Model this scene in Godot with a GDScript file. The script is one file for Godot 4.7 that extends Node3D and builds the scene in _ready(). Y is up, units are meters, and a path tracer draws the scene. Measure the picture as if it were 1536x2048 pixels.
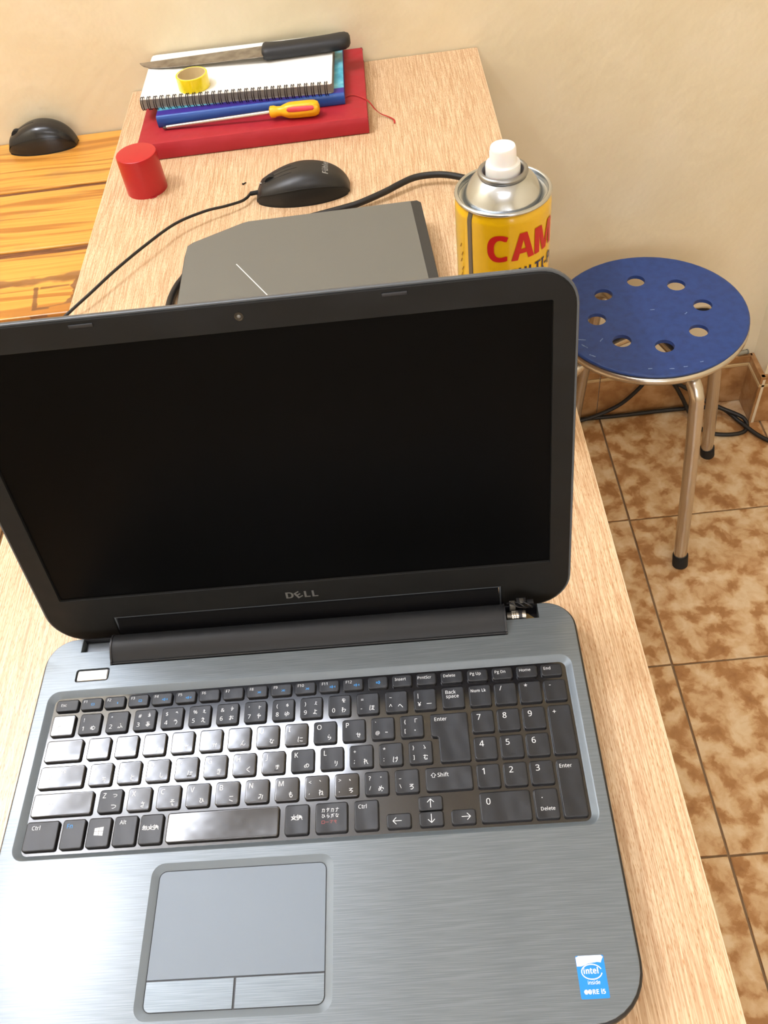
extends Node3D
# A laptop on a narrow desk against a beige wall. Desk top at DY; x runs along the wall, z towards the viewer.

const DY := 0.755
const WZ := -1.0325          # face of the back wall
const LH := 0.028            # laptop: key tops above the desk
var M := {}
var taken := {}
var text_cache := {}
var key_cache := {}

# ------------------------------------------------------------------ mesh builder
class MB:
	var v := PackedVector3Array()
	func tri(a: Vector3, b: Vector3, c: Vector3) -> void:      # counter-clockwise seen from outside
		v.append(a); v.append(c); v.append(b)
	func quad(a: Vector3, b: Vector3, c: Vector3, d: Vector3) -> void:
		tri(a, b, c); tri(a, c, d)
	func strip(r0: PackedVector3Array, r1: PackedVector3Array, closed := true) -> void:
		var n := r0.size()
		for i in (n if closed else n - 1):
			var j := (i + 1) % n
			quad(r0[i], r0[j], r1[j], r1[i])
	func fan(r: PackedVector3Array, flip := false) -> void:
		var c := Vector3.ZERO
		for p in r: c += p
		c /= r.size()
		for i in r.size():
			if flip: tri(c, r[(i + 1) % r.size()], r[i])
			else: tri(c, r[i], r[(i + 1) % r.size()])
	func loft(rings: Array, cap0 := true, cap1 := true) -> void:
		for k in rings.size() - 1: strip(rings[k], rings[k + 1])
		if cap0: fan(rings[0], true)
		if cap1: fan(rings[-1])
	func lathe(prof: Array, n := 48, c := Vector3.ZERO, caps := false) -> void:   # (radius, y) from bottom outside to top
		var rings := []
		for p in prof:
			var r := PackedVector3Array()
			for i in n:
				var a := -TAU * i / n
				r.append(c + Vector3(cos(a) * maxf(p.x, 1e-5), p.y, sin(a) * maxf(p.x, 1e-5)))
			rings.append(r)
		loft(rings, caps and prof[0].x > 1e-4, caps and prof[-1].x > 1e-4)
	func tube(pts: PackedVector3Array, rad: float, n := 10, caps := true) -> void:
		var rings := []
		var up := Vector3.UP
		for i in pts.size():
			var d := (pts[mini(i + 1, pts.size() - 1)] - pts[maxi(i - 1, 0)]).normalized()
			if i == 0 and absf(d.dot(up)) > 0.9: up = Vector3.RIGHT
			var s := d.cross(up).normalized()
			if s.length() < 0.1: s = d.cross(Vector3.RIGHT).normalized()
			up = s.cross(d).normalized()
			var r := PackedVector3Array()
			for k in n:
				var a := TAU * k / n
				r.append(pts[i] + (s * cos(a) - up * sin(a)) * rad)
			rings.append(r)
		loft(rings, caps, caps)
	func box(lo: Vector3, hi: Vector3, bev := 0.0) -> void:
		if bev <= 0.0:
			var p := []
			for i in 8: p.append(Vector3(hi.x if i & 1 else lo.x, hi.y if i & 2 else lo.y, hi.z if i & 4 else lo.z))
			quad(p[4], p[5], p[7], p[6]); quad(p[1], p[0], p[2], p[3]); quad(p[5], p[1], p[3], p[7])
			quad(p[0], p[4], p[6], p[2]); quad(p[6], p[7], p[3], p[2]); quad(p[0], p[1], p[5], p[4])
			return
		var rr := []
		for q in [[bev, 0.0], [bev * 0.3, bev * 0.3], [0.0, bev]]:
			rr.append(ring_rect(lo.x + q[0], hi.x - q[0], lo.z + q[0], hi.z - q[0], lo.y + q[1]))
		for q in [[0.0, bev], [bev * 0.3, bev * 0.3], [bev, 0.0]]:
			rr.append(ring_rect(lo.x + q[0], hi.x - q[0], lo.z + q[0], hi.z - q[0], hi.y - q[1]))
		loft(rr)
	static func ring_rect(x0: float, x1: float, z0: float, z1: float, y: float) -> PackedVector3Array:
		return PackedVector3Array([Vector3(x0, y, z1), Vector3(x1, y, z1), Vector3(x1, y, z0), Vector3(x0, y, z0)])
	func put(tris: PackedVector3Array, t: Transform3D) -> void:
		for p in tris: v.append(t * p)
	func face(poly: PackedVector2Array, y: float, down := false) -> void:   # flat polygon in (x, z)
		var ix := Geometry2D.triangulate_polygon(poly)
		for k in range(0, ix.size(), 3):
			var a := poly[ix[k]]; var b := poly[ix[k + 1]]; var c := poly[ix[k + 2]]
			var up := (b - a).cross(c - a) < 0.0
			var A := Vector3(a.x, y, a.y); var B := Vector3(b.x, y, b.y); var C := Vector3(c.x, y, c.y)
			if up != down: tri(A, B, C)
			else: tri(A, C, B)
	func done(angle := 38.0, m := Transform3D()) -> ArrayMesh:
		var n := v.size()
		var w := PackedVector3Array(); w.resize(n)
		for i in n: w[i] = m * v[i]
		var fn := PackedVector3Array(); fn.resize(n / 3)
		var at := {}
		for f in n / 3:
			var g := (w[f * 3 + 2] - w[f * 3]).cross(w[f * 3 + 1] - w[f * 3])
			fn[f] = g
			for k in 3:
				var key := Vector3i((w[f * 3 + k] * 200000.0).round())
				if not at.has(key): at[key] = PackedInt32Array()
				at[key].append(f)
		var nn := PackedVector3Array(); nn.resize(n)
		var uv := PackedVector2Array(); uv.resize(n)
		var lim := cos(deg_to_rad(angle))
		for f in n / 3:
			var u := fn[f].normalized()
			var ax := u.abs()
			for k in 3:
				var i := f * 3 + k
				var s := Vector3.ZERO
				for g in at[Vector3i((w[i] * 200000.0).round())]:
					if fn[g].normalized().dot(u) >= lim: s += fn[g]
				nn[i] = s.normalized() if s.length_squared() > 0.0 else u
				if nn[i] == Vector3.ZERO: nn[i] = Vector3.UP
				uv[i] = Vector2(w[i].x, w[i].z) if ax.y >= ax.x and ax.y >= ax.z else (Vector2(w[i].x, -w[i].y) if ax.z >= ax.x else Vector2(w[i].z, -w[i].y))
		var arr := []; arr.resize(Mesh.ARRAY_MAX)
		arr[Mesh.ARRAY_VERTEX] = w; arr[Mesh.ARRAY_NORMAL] = nn; arr[Mesh.ARRAY_TEX_UV] = uv; arr[Mesh.ARRAY_TEX_UV2] = uv
		var out := ArrayMesh.new()
		out.add_surface_from_arrays(Mesh.PRIMITIVE_TRIANGLES, arr)
		return out

# ------------------------------------------------------------------ outlines in (x, z); they run clockwise as x right, z down = seen from above
func rrect(x0: float, x1: float, z0: float, z1: float, r: float, n := 5) -> PackedVector2Array:
	return rrect4(x0, x1, z0, z1, [r, r, r, r], n)

func rrect4(x0: float, x1: float, z0: float, z1: float, r: Array, n := 5) -> PackedVector2Array:   # radii: back-left, back-right, front-right, front-left
	var p := PackedVector2Array()
	var c := [Vector2(x0 + r[0], z0 + r[0]), Vector2(x1 - r[1], z0 + r[1]), Vector2(x1 - r[2], z1 - r[2]), Vector2(x0 + r[3], z1 - r[3])]
	for k in 4:
		for i in n + 1:
			var a := PI + PI / 2 * (k + float(i) / n)
			p.append(c[k] + Vector2(cos(a), sin(a)) * r[k])
	return p

func ring(poly: PackedVector2Array, y: float, inset := 0.0) -> PackedVector3Array:   # counter-clockwise from above
	var q := poly if inset == 0.0 else shrink(poly, inset)
	var r := PackedVector3Array()
	for i in range(q.size() - 1, -1, -1): r.append(Vector3(q[i].x, y, q[i].y))
	return r

func shrink(poly: PackedVector2Array, d: float) -> PackedVector2Array:
	var out := PackedVector2Array()
	var n := poly.size()
	for i in n:
		var a := (poly[i] - poly[(i + n - 1) % n]).normalized()
		var b := (poly[(i + 1) % n] - poly[i]).normalized()
		if a == Vector2.ZERO: a = b
		if b == Vector2.ZERO: b = a
		var na := Vector2(-a.y, a.x); var nb := Vector2(-b.y, b.x)
		var m := na + nb
		out.append(poly[i] + m / maxf(0.4, 1.0 + na.dot(nb)) * d)
	return out

func pieces(outer: PackedVector2Array, holes: Array, cutters: Array) -> Array:   # polygon with holes as hole-free pieces
	var out := []
	var s := func(p: PackedVector2Array, k: float) -> PackedVector2Array:
		var q := PackedVector2Array()
		for a in p: q.append(a * k)
		return q
	for c in cutters:
		for q in Geometry2D.intersect_polygons(s.call(outer, 1000.0), s.call(c, 1000.0)):
			var now := [q]
			for h in holes:
				var next := []
				for a in now: next.append_array(Geometry2D.clip_polygons(a, s.call(h, 1000.0)))
				now = next
			for a in now: out.append(s.call(a, 0.001))
	return out

func bands(cuts: Array) -> Array:
	var out := []
	for i in cuts.size() - 1:
		out.append(PackedVector2Array([Vector2(-3, cuts[i]), Vector2(3, cuts[i]), Vector2(3, cuts[i + 1]), Vector2(-3, cuts[i + 1])]))
	return out

func curve(pts: Array, step := 0.006, closed := false) -> PackedVector3Array:      # Catmull-Rom through the points
	var out := PackedVector3Array()
	var n := pts.size()
	for i in (n if closed else n - 1):
		var a: Vector3 = pts[(i - 1 + n) % n] if closed else pts[maxi(i - 1, 0)]
		var b: Vector3 = pts[i]
		var c: Vector3 = pts[(i + 1) % n]
		var d: Vector3 = pts[(i + 2) % n] if closed else pts[mini(i + 2, n - 1)]
		var k := maxi(2, int(ceil(b.distance_to(c) / step)))
		for j in k: out.append(b.cubic_interpolate(c, a, d, float(j) / k))
	if not closed: out.append(pts[n - 1])
	return out

# ------------------------------------------------------------------ lettering
func text_tris(text: String, face := "Droid Sans", bold := false) -> PackedVector3Array:   # cap height 1, baseline 0, left edge 0
	var key := "%s|%s|%s" % [text, face, bold]
	if text_cache.has(key): return text_cache[key]
	var f := SystemFont.new()
	f.font_names = PackedStringArray([face])
	f.font_weight = 700 if bold else 400
	var get := func(s: String) -> PackedVector3Array:
		var t := TextMesh.new()
		t.text = s; t.font = f; t.font_size = 64; t.pixel_size = 0.01; t.depth = 0.0; t.curve_step = 2.0
		t.horizontal_alignment = HORIZONTAL_ALIGNMENT_LEFT
		var a := t.surface_get_arrays(0)
		var p: PackedVector3Array = a[Mesh.ARRAY_VERTEX]
		var ix: PackedInt32Array = a[Mesh.ARRAY_INDEX] if a[Mesh.ARRAY_INDEX] != null else PackedInt32Array()
		var o := PackedVector3Array()
		if ix.is_empty(): return p
		for i in ix: o.append(p[i])
		return o
	var h: PackedVector3Array = get.call("H")
	var lo := 1e9; var hi := -1e9
	for p in h: lo = minf(lo, p.y); hi = maxf(hi, p.y)
	var raw: PackedVector3Array = get.call(text)
	var left := 1e9
	for p in raw: left = minf(left, p.x)
	var out := PackedVector3Array()
	for i in range(0, raw.size() / 3 * 3, 3):
		var t := [raw[i], raw[i + 1], raw[i + 2]]
		if (t[1] - t[0]).cross(t[2] - t[0]).z > 0.0: t = [t[0], t[2], t[1]]
		for p in t: out.append(Vector3((p.x - left) / (hi - lo), (p.y - lo) / (hi - lo), 0.0))
	text_cache[key] = out
	return out

func lay_text(mb: MB, text: String, x: float, z: float, cap: float, y: float, bold := false, wide := 1.0) -> void:   # flat on a key: (x, z) is the left end of the baseline
	mb.put(text_tris(text, "Droid Sans", bold), Transform3D(Basis(Vector3(cap * wide, 0, 0), Vector3(0, 0, -cap), Vector3(0, 1, 0)), Vector3(x, y, z)))

func lay_strokes(mb: MB, strokes: String, x: float, z: float, size: float, y: float, w := 0.00028) -> void:   # each word is one stroke, two digits to a point, on a 0-9 grid
	for s in strokes.split(" ", false):
		var p := []
		for i in range(0, s.length() - 1, 2):
			p.append(Vector2(x + (s[i].to_int() - 1) / 8.0 * size, z + (s[i + 1].to_int() - 1) / 8.0 * size))
		for i in p.size() - 1:
			var d: Vector2 = (p[i + 1] - p[i]).normalized() * w
			var e := Vector2(-d.y, d.x)
			var a: Vector2 = p[i] - d * 0.6; var b: Vector2 = p[i + 1] + d * 0.6
			var q := [a - e, a + e, b + e, b - e]
			mb.quad(Vector3(q[0].x, y, q[0].y), Vector3(q[1].x, y, q[1].y), Vector3(q[2].x, y, q[2].y), Vector3(q[3].x, y, q[3].y))

# ------------------------------------------------------------------ naming
func numbered(called: String) -> String:
	taken[called] = taken.get(called, 0) + 1
	return called if taken[called] == 1 else "%s_%03d" % [called, taken[called] - 1]

func thing(called: String, label: String, category: String, at := Vector3.ZERO, turn := 0.0, group := "") -> Node3D:
	var o := Node3D.new()
	o.name = numbered(called)
	add_child(o, true)
	o.position = at
	o.rotation.y = turn
	o.set_meta("label", label); o.set_meta("category", category)
	if group: o.set_meta("group", group)
	return o

func part(parent: Node3D, called: String, mesh: Mesh, mat: Material, label := "") -> MeshInstance3D:
	var o := MeshInstance3D.new()
	o.name = called
	if parent.has_node(NodePath(called)):
		var k := 1
		while parent.has_node(NodePath("%s_%03d" % [called, k])): k += 1
		o.name = "%s_%03d" % [called, k]
	o.mesh = mesh
	o.material_override = mat
	o.cast_shadow = GeometryInstance3D.SHADOW_CASTING_SETTING_ON
	parent.add_child(o, true)
	if label: o.set_meta("label", label)
	return o

func struct(called: String, mesh: Mesh, mat: Material, label := "", category := "") -> MeshInstance3D:
	var o := part(self, called, mesh, mat)
	o.set_meta("kind", "structure")
	if label: o.set_meta("label", label)
	if category: o.set_meta("category", category)
	return o

# ------------------------------------------------------------------ materials
func mat(hex: String, rough := 0.5, metal := 0.0, spec := 0.5) -> StandardMaterial3D:
	var m := StandardMaterial3D.new()
	m.albedo_color = Color(hex)
	m.roughness = rough; m.metallic = metal; m.metallic_specular = spec
	return m

func noise(sd: int, freq: float, oct := 3, warp := 0.0, kind := FastNoiseLite.TYPE_SIMPLEX_SMOOTH) -> FastNoiseLite:
	var n := FastNoiseLite.new()
	n.seed = sd; n.frequency = freq; n.noise_type = kind
	n.fractal_octaves = oct
	if oct == 1: n.fractal_type = FastNoiseLite.FRACTAL_NONE
	if warp > 0.0:
		n.domain_warp_enabled = true
		n.domain_warp_amplitude = warp; n.domain_warp_frequency = freq * 0.7
	return n

func ntex(n: FastNoiseLite, size: int, stops := [], normal := 0.0) -> NoiseTexture2D:   # stops: [offset, hex, offset, hex ...]
	var t := NoiseTexture2D.new()
	t.width = size; t.height = size; t.seamless = true; t.noise = n
	t.generate_mipmaps = false
	if normal > 0.0:
		t.as_normal_map = true; t.bump_strength = normal
	if stops:
		var g := Gradient.new()
		var off := PackedFloat32Array(); var col := PackedColorArray()
		for i in range(0, stops.size(), 2): off.append(stops[i]); col.append(Color(stops[i + 1]))
		g.offsets = off; g.colors = col
		t.color_ramp = g
	return t

func skin(m: StandardMaterial3D, t: Texture2D, sc: Vector2, off := Vector2.ZERO) -> StandardMaterial3D:
	m.albedo_texture = t
	m.uv1_scale = Vector3(sc.x, sc.y, 1); m.uv1_offset = Vector3(off.x, off.y, 0)
	return m

func bumpy(m: StandardMaterial3D, t: Texture2D, k: float) -> StandardMaterial3D:
	m.normal_enabled = true; m.normal_texture = t; m.normal_scale = k
	return m

# ------------------------------------------------------------------ the scene
func _ready() -> void:
	# camera
	var cam := Camera3D.new()
	cam.name = "camera"
	cam.fov = rad_to_deg(2.0 * atan(1024.0 / 1770.2263))
	cam.near = 0.02; cam.far = 30.0
	cam.transform = Transform3D(Basis(Vector3(0.99335446, -0.10396974, 0.04936828), Vector3(0.10467425, 0.63773628, -0.76310926), Vector3(0.04785623, 0.76320558, 0.64438112)), Vector3(0.24083, 0.55178 + DY, 0.27668))
	add_child(cam)
	cam.current = true
	# environment: a closed room, no sky
	var env := Environment.new()
	env.background_mode = Environment.BG_COLOR
	env.background_color = Color(0, 0, 0)
	env.tonemap_mode = Environment.TONE_MAPPER_LINEAR
	env.tonemap_exposure = 1.03
	env.sdfgi_enabled = true; env.ssao_enabled = true; env.ssil_enabled = true
	var we := WorldEnvironment.new()
	we.name = "environment"
	we.environment = env
	add_child(we)
	# lamps: a cool tube high on the back wall to the left, and one under the ceiling behind the viewer
	tube_lamp("wall_lamp", "wide white batten lamp high on the beige back wall above the desks", Vector3(-0.72, 2.82, WZ), 0.0, 1.25, 2.9, Color("e8efff"))
	tube_lamp("ceiling_tube_lamp", "white tube lamp under the ceiling facing the desks", Vector3(0.2, 2.97, 1.05), -1.0, 1.25, 1.3, Color("f8f6ff"))
	bulb_lamp(Vector3(-0.99, 3.0, -0.5), 1.25, Color("f2f5ff"))
	window(1.6)
	materials()
	room()
	desk()
	wood_table()
	stool()
	floor_cables()
	laptop()
	spray_can()
	book_stack()
	small_things()

func tube_lamp(called: String, label: String, at: Vector3, tilt: float, length: float, energy: float, col: Color) -> void:
	# tilt 0: hung on the back wall, shining forwards and down; tilt -1: under the ceiling, shining down
	var t := thing(called, label, "lamp", at)
	var white := mat("e9e7e0", 0.5)
	var glow := mat("ffffff", 0.5)
	glow.emission_enabled = true; glow.emission = col; glow.emission_energy_multiplier = 6.0
	var d := Vector3(0, 0, 1) if tilt == 0.0 else Vector3(0, -1, 0)
	var b := MB.new()
	if tilt == 0.0: b.box(Vector3(-length / 2 - 0.03, -0.03, 0), Vector3(length / 2 + 0.03, 0.03, 0.045), 0.004)
	else: b.box(Vector3(-length / 2 - 0.03, -0.045, -0.03), Vector3(length / 2 + 0.03, 0.0, 0.03), 0.004)
	part(t, "housing", b.done(), white)
	for s in [-1, 1]:
		var e := MB.new()
		var c := Vector3(s * (length / 2 + 0.012), 0, 0) + d * 0.062
		e.box(c - Vector3(0.012, 0.018, 0.018), c + Vector3(0.012, 0.018, 0.018), 0.003)
		part(t, "socket", e.done(), white)
	var g := MB.new()
	var wide := 0.15 if tilt == 0.0 else 0.028
	if tilt == 0.0: g.box(Vector3(-length / 2, -wide / 2, 0.046), Vector3(length / 2, wide / 2, 0.078), 0.01)
	else: g.tube(PackedVector3Array([Vector3(-length / 2, 0, 0) + d * 0.062, Vector3(length / 2, 0, 0) + d * 0.062]), 0.014, 16)
	part(t, "diffuser" if tilt == 0.0 else "tube", g.done(), glow, "glowing white light")
	var l := AreaLight3D.new()
	l.name = called + "_light"
	l.area_size = Vector2(length, wide)
	l.light_color = col
	l.light_energy = energy
	l.area_range = 12.0
	l.area_attenuation = 2.0
	l.shadow_enabled = true
	t.add_child(l)
	var aim := Vector3(0, -0.5, 0.86) if tilt == 0.0 else Vector3(0, -1, 0)
	l.position = d * 0.062 + aim * (0.09 if tilt == 0.0 else 0.02)
	l.basis = Basis.looking_at(aim, Vector3(0, 0, -1) if tilt != 0.0 else Vector3.UP)

func bulb_lamp(at: Vector3, energy: float, col: Color) -> void:
	var t := thing("ceiling_bulb", "round white bulb in a ceiling holder to the left of the desks", "lamp", at)
	var b := MB.new()
	b.lathe([Vector2(0.0, -0.05), Vector2(0.018, -0.05), Vector2(0.02, -0.03), Vector2(0.045, -0.012), Vector2(0.05, 0.0), Vector2(0.0, 0.0)], 32)
	part(t, "holder", b.done(40.0), mat("ecebe6", 0.5))
	var g := mat("ffffff", 0.5)
	g.emission_enabled = true; g.emission = col; g.emission_energy_multiplier = 6.0
	b = MB.new()
	var pr := []
	for i in 15: pr.append(Vector2(sin(PI * i / 14.0) * 0.05, -0.1 - cos(PI * i / 14.0) * 0.05))
	b.lathe(pr, 32)
	part(t, "bulb", b.done(60.0), g, "glowing round bulb")
	var l := OmniLight3D.new()
	l.name = "ceiling_bulb_light"
	l.light_color = col; l.light_energy = energy; l.light_size = 0.035
	l.omni_range = 12.0; l.omni_attenuation = 2.0; l.shadow_enabled = true
	l.position = Vector3(0, -0.1, 0)
	t.add_child(l)

func window(energy: float) -> void:
	# daylight from behind the viewer
	var lo := Vector3(-0.75, 0.95, 2.385); var hi := Vector3(1.05, 2.05, 2.4)
	var b := MB.new()
	b.box(lo, hi)
	var pane := mat("ffffff", 0.4)
	pane.emission_enabled = true; pane.emission = Color("eef4ff"); pane.emission_energy_multiplier = 1.2
	var w := struct("window_1", b.done(), pane, "wide two pane window with pale frame in the wall behind the viewer", "window")
	for q in [[lo.x - 0.05, lo.x, lo.y - 0.05, hi.y + 0.05], [hi.x, hi.x + 0.05, lo.y - 0.05, hi.y + 0.05], [0.13, 0.17, lo.y, hi.y], [lo.x, hi.x, lo.y - 0.05, lo.y], [lo.x, hi.x, hi.y, hi.y + 0.05]]:
		var m := MB.new(); m.box(Vector3(q[0], q[2], 2.365), Vector3(q[1], q[3], 2.4), 0.003)
		part(w, "window_frame", m.done(30.0), mat("d8d4ca", 0.5))
	var l := AreaLight3D.new()
	l.name = "window_light"
	l.area_size = Vector2(hi.x - lo.x, hi.y - lo.y)
	l.light_color = Color("f2f6ff"); l.light_energy = energy
	l.area_range = 12.0; l.area_attenuation = 2.0; l.shadow_enabled = true
	w.add_child(l)
	l.position = Vector3((lo.x + hi.x) / 2, (lo.y + hi.y) / 2, 2.36)

func materials() -> void:
	var grain := ntex(noise(3, 0.02, 4), 512, [], 6.0)
	# wall paint
	var paint := skin(mat("ffffff", 0.62, 0.0, 0.35), ntex(noise(11, 0.012, 4), 512, [0.0, "e2d4b5", 0.5, "e5d8ba", 1.0, "e8dcc1"]), Vector2(1.2, 1.2))
	M.paint = bumpy(paint, ntex(noise(12, 0.06, 4), 512, [], 3.0), 0.10)
	M.ceiling = mat("f0efec", 0.8)
	M.grout = mat("8a7256", 0.85)
	# floor tiles: brushed beige and brown marbling, four offsets of one print
	var marble := ntex(noise(21, 0.010, 5, 60.0), 1024, [0.0, "9a6c42", 0.3, "ae8052", 0.4, "c0976a", 0.5, "ceaa7f", 0.62, "d6b68d", 0.78, "dec5a0", 1.0, "e4cfae"])
	M.tiles = []
	for k in 4:
		M.tiles.append(skin(mat("ffffff", 0.22, 0.0, 0.5), marble, Vector2(1.9, 1.9), Vector2(0.31 * k, 0.47 * k)))
	var marble2 := ntex(noise(23, 0.016, 4, 30.0), 512, [0.0, "8a6038", 0.4, "a2764a", 0.6, "b08558", 1.0, "c09a6e"])
	M.base_tile = skin(mat("ffffff", 0.25), marble2, Vector2(2.2, 2.2))
	M.base_cream = mat("c9ab7c", 0.3)
	M.plaster = mat("d9c9ac", 0.8)
	# desk laminate: pale oak, grain along z
	var oak := ntex(noise(31, 0.045, 2, 14.0), 1024, [0.0, "b8926c", 0.35, "c7a37e", 0.46, "d2b18d", 0.56, "e6cca9", 0.66, "cfae8a", 1.0, "bc9872"])
	M.oak = skin(mat("ffffff", 0.36, 0.0, 0.6), oak, Vector2(8.0, 0.24))
	M.oak.detail_enabled = true
	M.oak.detail_blend_mode = BaseMaterial3D.BLEND_MODE_MUL
	M.oak.detail_uv_layer = BaseMaterial3D.DETAIL_UV_2
	M.oak.uv2_scale = Vector3(11.0, 1.05, 1)
	M.oak.detail_albedo = ntex(noise(32, 0.13, 2), 1024, [0.0, "c7a27c", 0.22, "dcc0a0", 0.36, "ffffff", 1.0, "ffffff"])
	M.oak_edge = mat("dcc4a2", 0.5)
	M.panel = mat("d9c3a0", 0.6)
	# old varnished wood of the left table is made plank by plank
	M.filler = skin(mat("ffffff", 0.4), ntex(noise(41, 0.03, 3), 256, [0.0, "4a2a16", 0.5, "6d3f22", 1.0, "8a5a35"]), Vector2(3, 20))
	# laptop
	var brush := ntex(noise(51, 0.035, 3), 512, [0.0, "5f676c", 0.45, "697176", 0.55, "6d757a", 1.0, "788085"])
	M.deck = skin(mat("ffffff", 0.33, 0.3, 0.5), brush, Vector2(1.4, 80.0))
	M.deck.anisotropy_enabled = true; M.deck.anisotropy = -0.85
	M.deck.clearcoat_enabled = true; M.deck.clearcoat = 0.28; M.deck.clearcoat_roughness = 0.085
	M.deck_bevel = mat("656d72", 0.42, 0.25)
	M.pad = mat("6e7882", 0.5, 0.15)
	M.pad_button = skin(mat("ffffff", 0.36, 0.5), brush, Vector2(1.4, 80.0))
	M.black = mat("17171a", 0.45)
	M.black_soft = mat("1d1e20", 0.5, 0.0, 0.4)
	M.black_matt = mat("0e0e10", 0.6, 0.0, 0.2)
	M.bezel = bumpy(mat("181817", 0.55, 0.0, 0.3), grain, 0.2)
	M.shell = mat("565b60", 0.42, 0.3)
	M.screen = mat("060606", 0.3, 0.0, 0.16)
	M.gloss_plate = mat("111115", 0.11, 0.0, 0.75)
	M.key = bumpy(mat("1d1e21", 0.42, 0.0, 0.45), grain, 0.25)
	M.key_worn = bumpy(mat("1d1e22", 0.2, 0.0, 0.8), ntex(noise(53, 0.02, 2), 256, [], 8.0), 0.62)
	M.legend = mat("d6d8da", 0.6)
	M.legend_blue = mat("2f8fd8", 0.6)
	M.legend_red = mat("a04a48", 0.6)
	M.chrome = mat("c9c5bb", 0.22, 0.9)
	M.steel = bumpy(mat("c9c3b8", 0.26, 0.9), grain, 0.1)
	M.brass = mat("b9a06a", 0.35, 0.8)
	M.rubber = mat("141414", 0.8)
	M.cable = mat("141313", 0.5)
	M.sticker_blue = mat("1c86d6", 0.35)
	M.white = mat("f2f2f0", 0.5)
	M.grey_print = mat("b4b8ba", 0.4, 0.3)
	# others
	M.red_cloth = bumpy(mat("a4242e", 0.5, 0.0, 0.4), ntex(noise(61, 0.15, 2), 256, [], 2.0), 0.12)
	M.red_plastic = mat("b31c24", 0.3)
	M.paper = mat("f4f3ee", 0.7)
	M.page_edge = skin(mat("ffffff", 0.8), ntex(noise(62, 0.1, 2), 256, [0.0, "6b655f", 0.5, "8d8780", 1.0, "b0aaa2"]), Vector2(1.0, 400.0))
	M.page_cream = mat("d8cdb8", 0.8)
	M.blue_book = mat("2450a0", 0.35)
	M.purple = mat("3a2a8c", 0.35)
	M.cyan = skin(mat("ffffff", 0.35), ntex(noise(63, 0.02, 3), 256, [0.0, "3f8fb0", 0.5, "5db6cf", 1.0, "93d6e0"]), Vector2(9, 9))
	M.wire = mat("2a201f", 0.4, 0.4)
	M.blade = skin(mat("ffffff", 0.32, 0.85), ntex(noise(64, 0.02, 4, 20.0), 256, [0.0, "7d756c", 0.5, "9a938a", 1.0, "b0aaa1"]), Vector2(8, 8))
	M.handle = mat("1a1d22", 0.5)
	M.tape = mat("f2dc1c", 0.22)
	M.tape.clearcoat_enabled = true; M.tape.clearcoat = 0.5; M.tape.clearcoat_roughness = 0.1
	M.tape_core = mat("c9b183", 0.7)
	M.yellow_plastic = mat("f0b312", 0.35)
	M.red_grip = mat("d23a44", 0.35)
	M.can_yellow = mat("e3b400", 0.28)
	M.can_yellow.clearcoat_enabled = true; M.can_yellow.clearcoat = 0.6; M.can_yellow.clearcoat_roughness = 0.12
	M.tin = bumpy(mat("c3c8cc", 0.24, 1.0), grain, 0.15)
	M.tin_dark = mat("6d6a63", 0.4, 0.8)
	M.tin_mid = mat("9b9c9b", 0.32, 0.9)
	M.can_red = mat("c01a1c", 0.3)
	M.can_navy = mat("1c1e4c", 0.3)
	M.nozzle = mat("f0efec", 0.45)
	M.nozzle.subsurf_scatter_enabled = true; M.nozzle.subsurf_scatter_strength = 0.2
	M.box_grey = mat("6d6d67", 0.5, 0.2)
	M.box_dark = mat("2b2c2c", 0.5)
	M.mouse_top = mat("16171a", 0.42)
	M.mouse_side = mat("141415", 0.55)
	M.mouse_gloss = mat("1b1d20", 0.25)
	M.blue_seat = skin(mat("ffffff", 0.42), ntex(noise(71, 0.02, 4), 512, [0.0, "1b3872", 0.5, "204080", 1.0, "254788"]), Vector2(5, 5))
	M.scuff = mat("7f97c0", 0.7)

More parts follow.
